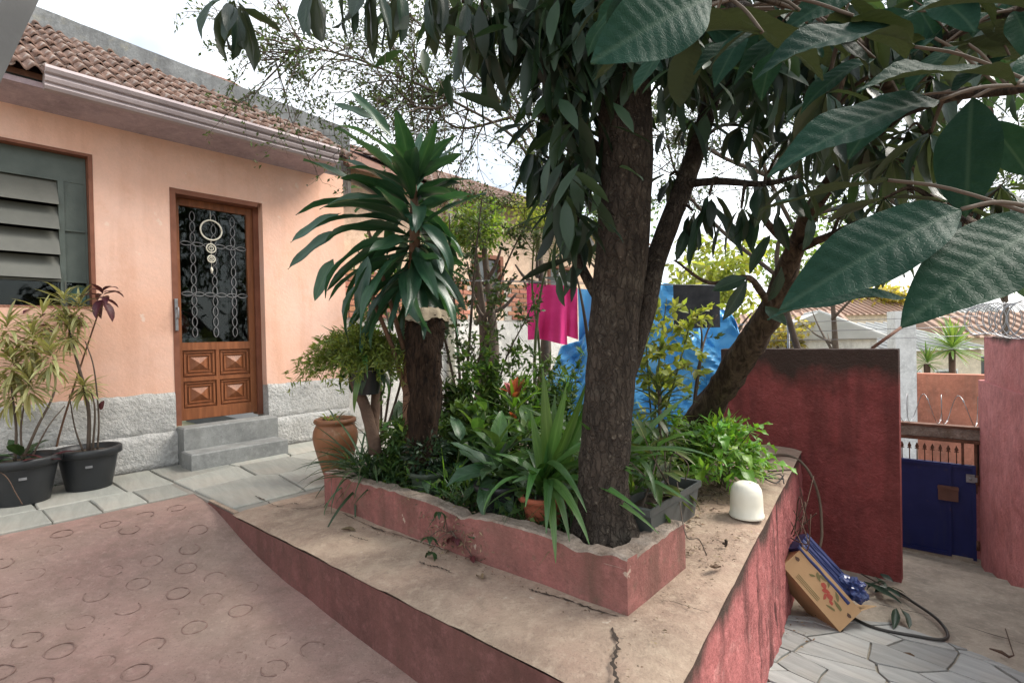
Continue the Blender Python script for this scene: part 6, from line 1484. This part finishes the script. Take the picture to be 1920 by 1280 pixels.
blob(M['hole_shade'], [(.06,.58,.016,.010,.2),(.94,.55,.018,.011,.1)], 'hand_hole')  # hand holes as flat patches, the darkness inside put into their colour
mb = MB()
for k in range(3):
    x = .44; y = .10+.055*k; mb.add([F0-ez*.0015+ex*(LB*a)+ey*(HB*b2) for a, b2 in ((.42,y),(.80,y),(.80,y+.022),(.42,y+.022))], [(0,1,2,3)])
mb.build('printed_lines', M['print_green'], cbx)
# folded navy bag in the box
nb = F0+ex*LB*.5+ey*HB; bagt = thing('folded_bag', nb, 'folded navy blue fabric bag with bands lying in the cardboard box', 'bag')
for k in range(5):
    mb = MB(); y0 = HB-.05+.038*k; zz = .02+.03*k; c = F0+ex*(LB*.60+.01*k)+ey*(y0+.02)+ez*(zz+.06)
    hx = .215-.012*k
    def slabf(u, v): 
        a = u*2*math.pi; e = 2.6; cx = abs(math.cos(a))**(2/e)*math.copysign(1, math.cos(a)); cy_ = abs(math.sin(a))**(2/e)*math.copysign(1, math.sin(a))
        x = lerp(-hx, hx, v); return c+ex*x+ez*(.085*cx)+ey*(.018*cy_+.010*noise.noise(V((x*9, k, a))))
    mb.grid(slabf, 18, 16); mb.add([slabf(i/18, 0) for i in range(18)], [tuple(range(18))]); mb.add([slabf(i/18, 1) for i in range(18)], [tuple(range(17,-1,-1))]); mb.build('fold', M['navy'], bagt)
    mb = MB(); mb.tube([c+ex*lerp(-hx, hx, i/8)-ez*.055+ey*.022 for i in range(9)], .004, 5); mb.build('band', M['navy2'], bagt)
mb = MB(); c = F0+ex*LB*.20+ey*(HB+.085)+ez*.09
def crum(u, v):
    a, b2 = u*2*math.pi, (v-.5)*math.pi; d = V((math.cos(a)*math.cos(b2), math.sin(a)*math.cos(b2), math.sin(b2))); k = 1+.45*noise.noise(d*2.3)+.25*noise.noise(d*5.5)
    return c+ex*d.x*.085*k+ey*d.y*.075*k+ez*d.z*.10*k
mb.grid(crum, 30, 18, smooth=False); mb.build('crumpled_end', M['navy2'], bagt)
mb = MB(); bx_(.02,LB-.02,.03,HB-.07,.02,WB-.02,mb); mb.build('lining', M['pot_black'], bagt)
# cut twigs with loquat leaves on the path
q = on(1625,1085,pz(3.1)+.02); ct = thing('cut_branch', q, 'cut leafy twig lying on the path behind the cardboard box', 'branch')
mb = MB(); pts = [on(1615,1075,pz(3.2)+.03), on(1660,1100,pz(3.1)+.05), on(1705,1125,pz(3.0)+.02)]; mb.tube(spline(pts, 5), .006, 6); mb.build('stem', M['twig'], ct)
for bx2, by2, tx, ty in ((1660,1090,1625,1105),(1665,1100,1640,1110),(1670,1100,1700,1115),(1640,1080,1665,1105),(1680,1140,1675,1180),(1688,1140,1705,1178),(1690,1120,1650,1100),(1650,1075,1675,1090),(1620,1090,1690,1130)):
    near_leaf(ct, 'loquat', (.2,.55,1.), on(bx2,by2,pz(3.0)+.05), on(tx,ty,pz(2.9)+.02), UP+rv()*.5, .055, R.randrange(2))
mb = MB(); mb.tube([on(1885,1178,pz(2.7)+.01), on(1901,1228,pz(2.6)+.01), on(1892,1231,pz(2.6)+.012), on(1878,1222,pz(2.6)+.01), on(1855,1215,pz(2.6)+.01)], [.003,.003,.009,.011,.004], 5)
tag(mb.build('dry_stick', M['log']), 'dry stick with pod lying on the flagstones at the right', 'stick')
mb = MB(); a_ = at(1376,655,4.6); mb.tube([a_, at(1405,632,4.5), at(1432,618,4.4)], .007, 6); tag(mb.build('cut_stub', M['log']), 'cut pale stub beside the leaning trunk at the wall top', 'stub') if False else None
mb = MB(); mb.tube([at(1382,672,4.3), at(1405,656,4.25), at(1428,640,4.22)], .009, 7); mb.lathe(at(1429,640,4.22)-UP*.01, [(.011,0),(.014,.01),(.004,.02)], 8)
tag(mb.build('cut_stub', simple('pale_cut_wood', (.45,.36,.18), (.35,.26,.13), 9, .8, .2, 50)), 'short pale cut branch stub in front of the mouldy wall', 'branch')
mb = MB(); mb.tube(spline([at(572,60,3.9), at(552,130,4.0), at(530,190,4.6)], 5), .003, 4); tag(mb.build('cable', M['hose']), 'thin cable hanging from the twigs down to the parapet', 'cable')

for k, (px, py, z, lab) in enumerate(((640,992,.008,'curled brown leaf on the ledge below the left end of the curb'), (905,1085,.008,'curled brown leaf on the ledge below the withered weed'), (1352,1062,.008,'brown leaf on the ledge between the dome and the planter corner'), (1690,1225,pz(2.5)+.008,'brown leaf on the flagstones below the black hose loop'), (1318,940,.008,'brown leaf on the ledge behind the dome by the window box'))):
    l_ = inst('fallen_leaf', LM['dead'][k % 3], None, on(px, py, z), basis(dirv(k*1.9, 0), UP+rv()*.25), (.033, .10, .10)); tag(l_, lab, 'leaf', 'fallen leaves on the ground')
# ================================================================== BEYOND THE GATE
mb = MB(); tw0 = at(1719,700,10.0); e1_ = at(1719,700,10.0)+N*5; 
def boxw(name, p, q, th, z0_, z1_, mat, label, cat='wall'):
    p, q = V((p.x,p.y,0)), V((q.x,q.y,0)); d = (q-p).normalized(); nr = V((-d.y, d.x, 0)); mb = MB()
    mb.hexa([p+UP*z0_, q+UP*z0_, q+nr*th+UP*z0_, p+nr*th+UP*z0_, p+UP*z1_, q+UP*z1_, q+nr*th+UP*z1_, p+nr*th+UP*z1_]); return tag(mb.build(name, mat), label, cat)
tq = at(1719,700,10.0)
boxw('terrace_wall', tq, tq+N*5.5, .25, -2.25, tq.z, M['terracotta_wall'], 'terracotta street wall seen beyond the gate under the yucca')
pq = at(1679,640,9.6); pq2 = at(1718,640,9.6)
mb = MB(); mb.hexa([V((pq.x,pq.y,-2.25)), V((pq2.x,pq2.y,-2.25)), V((pq2.x+.1,pq2.y+.35,-2.25)), V((pq.x+.1,pq.y+.35,-2.25)), V((pq.x,pq.y,1.35)), V((pq2.x,pq2.y,1.35)), V((pq2.x+.1,pq2.y+.35,1.35)), V((pq.x+.1,pq.y+.35,1.35))])
tag(mb.build('pillar', M['white_wall']), 'white rendered pillar beyond the gate beside the terracotta wall', 'pillar')
YG = 'yuccas behind the street wall'
for px, py, Y, s_, lab in ((1785,655,10.9,1.,'large bright yucca above the terracotta wall'), (1738,682,10.8,.62,'smaller yucca left of the large one')):
    c = at(px, py, Y); yu = thing('yucca', V((c.x,c.y,-1.4)), lab, 'yucca', YG); mb = MB(); mb.tube([V((c.x,c.y,-1.4)), c], .06, 8, rough=.1); mb.build('trunk', M['log'], yu)
    rosette(yu, c, 'yucca', int(80*s_), (.5*s_,.75*s_), .075, -35, 88, .05)
def cottage(p, w_, d_, h, rh, label, wall_m, roof_m, kind='gable', nwin=2, yaw=0.):
    p = V(p); h_ = thing('small_house', p, label, 'house', 'houses on the slope beyond the yard'); ca, sa = math.cos(yaw), math.sin(yaw); X, Yv_ = V((ca,sa,0)), V((-sa,ca,0)); mb = MB()
    mb.box(p+UP*h/2, X*w_/2, Yv_*d_/2, UP*h/2); mb.build('wall', wall_m, h_)
    mb = MB(); o = .25
    a = [p+X*sx*(w_/2+o)+Yv_*sy*(d_/2+o)+UP*h for sx, sy in ((-1,-1),(1,-1),(1,1),(-1,1))]; r_ = [p-X*(w_/2+o)+UP*(h+rh), p+X*(w_/2+o)+UP*(h+rh)] if kind == 'gable' else [p-X*(w_/2+o)+Yv_*(d_/2+o)+UP*(h+rh), p+X*(w_/2+o)+Yv_*(d_/2+o)+UP*(h+rh)]
    nc = int(w_/.35)                              # corrugated or tiled rows as real ribs
    mb.add(a+r_, [(3,2,1,0), (0,1,5,4), (2,3,4,5), (0,4,3), (1,2,5)])
    rf = mb.build('roof', roof_m, h_); mb = MB()
    for i in range(nc):
        u = (i+.5)/nc; mb.tube([a[0].lerp(a[1],u)+UP*.03, r_[0].lerp(r_[1],u)+UP*.03], .06, 5)
    mb.build('roof_ribs', roof_m, rf)['kind'] = 'stuff'
    for i in range(nwin):
        c = p-Yv_*(d_/2+.01)+X*w_*((i+1)/(nwin+1)-.5)+UP*h*.55; mb = MB(); mb.box(c, X*.45, Yv_*.03, UP*.5); f_ = mb.build('window', M['white_wall'], h_); mb = MB(); mb.box(c-Yv_*.032, X*.38, Yv_*.01, UP*.43); mb.build('pane', M['dark_pane'], f_)
    return h_
cottage(at(1620,655,20)-UP*2.6, 5.5, 4, 2.6, 1.0, 'house with pale corrugated roof above the mouldy wall', M['cream_wall'], M['fibrecement'], 'shed', 3, .1)
cottage(at(1520,640,17)-UP*2.4, 2.6, 3, 2.5, .8, 'small house with grey gabled roof left of the corrugated one', M['white_wall'], M['fibrecement'], 'gable', 1, 1.2)
cottage(at(1815,640,22)-UP*2.4, 4, 4, 2.6, 1.0, 'house with orange tiled roof behind the yuccas', M['cream_wall'], M['far_tile'], 'gable', 2, -.1)
cottage(at(1560,600,30)-UP*3.4, 7, 5, 3.6, 1.3, 'cream house with brown tiled roof farther up the slope', M['cream_wall'], M['far_tile'], 'gable', 3, .2)
cottage(at(1440,640,26)-UP*3, 6, 5, 3.2, 1.2, 'white house half hidden by the leaning trunk', M['white_wall'], M['far_tile'], 'gable', 2, -.2)
cottage(at(1700,590,34)-UP*3.2, 7, 5, 3.2, 1.2, 'white house with grey roof behind the white pillar', M['white_wall'], M['fibrecement'], 'gable', 3, .0)
mb = MB()
def hillf(u, v): x, y = lerp(-120, 160, u), lerp(38, 200, v); return V((x, y, -2.4+ (y-38)*.030+ 4.*max(0, noise.noise(V((x*.02, y*.02, 0))))*min(1, v*4)))
mb.grid(hillf, 40, 24); tag(mb.build('hill', M['hill']), kind='structure')
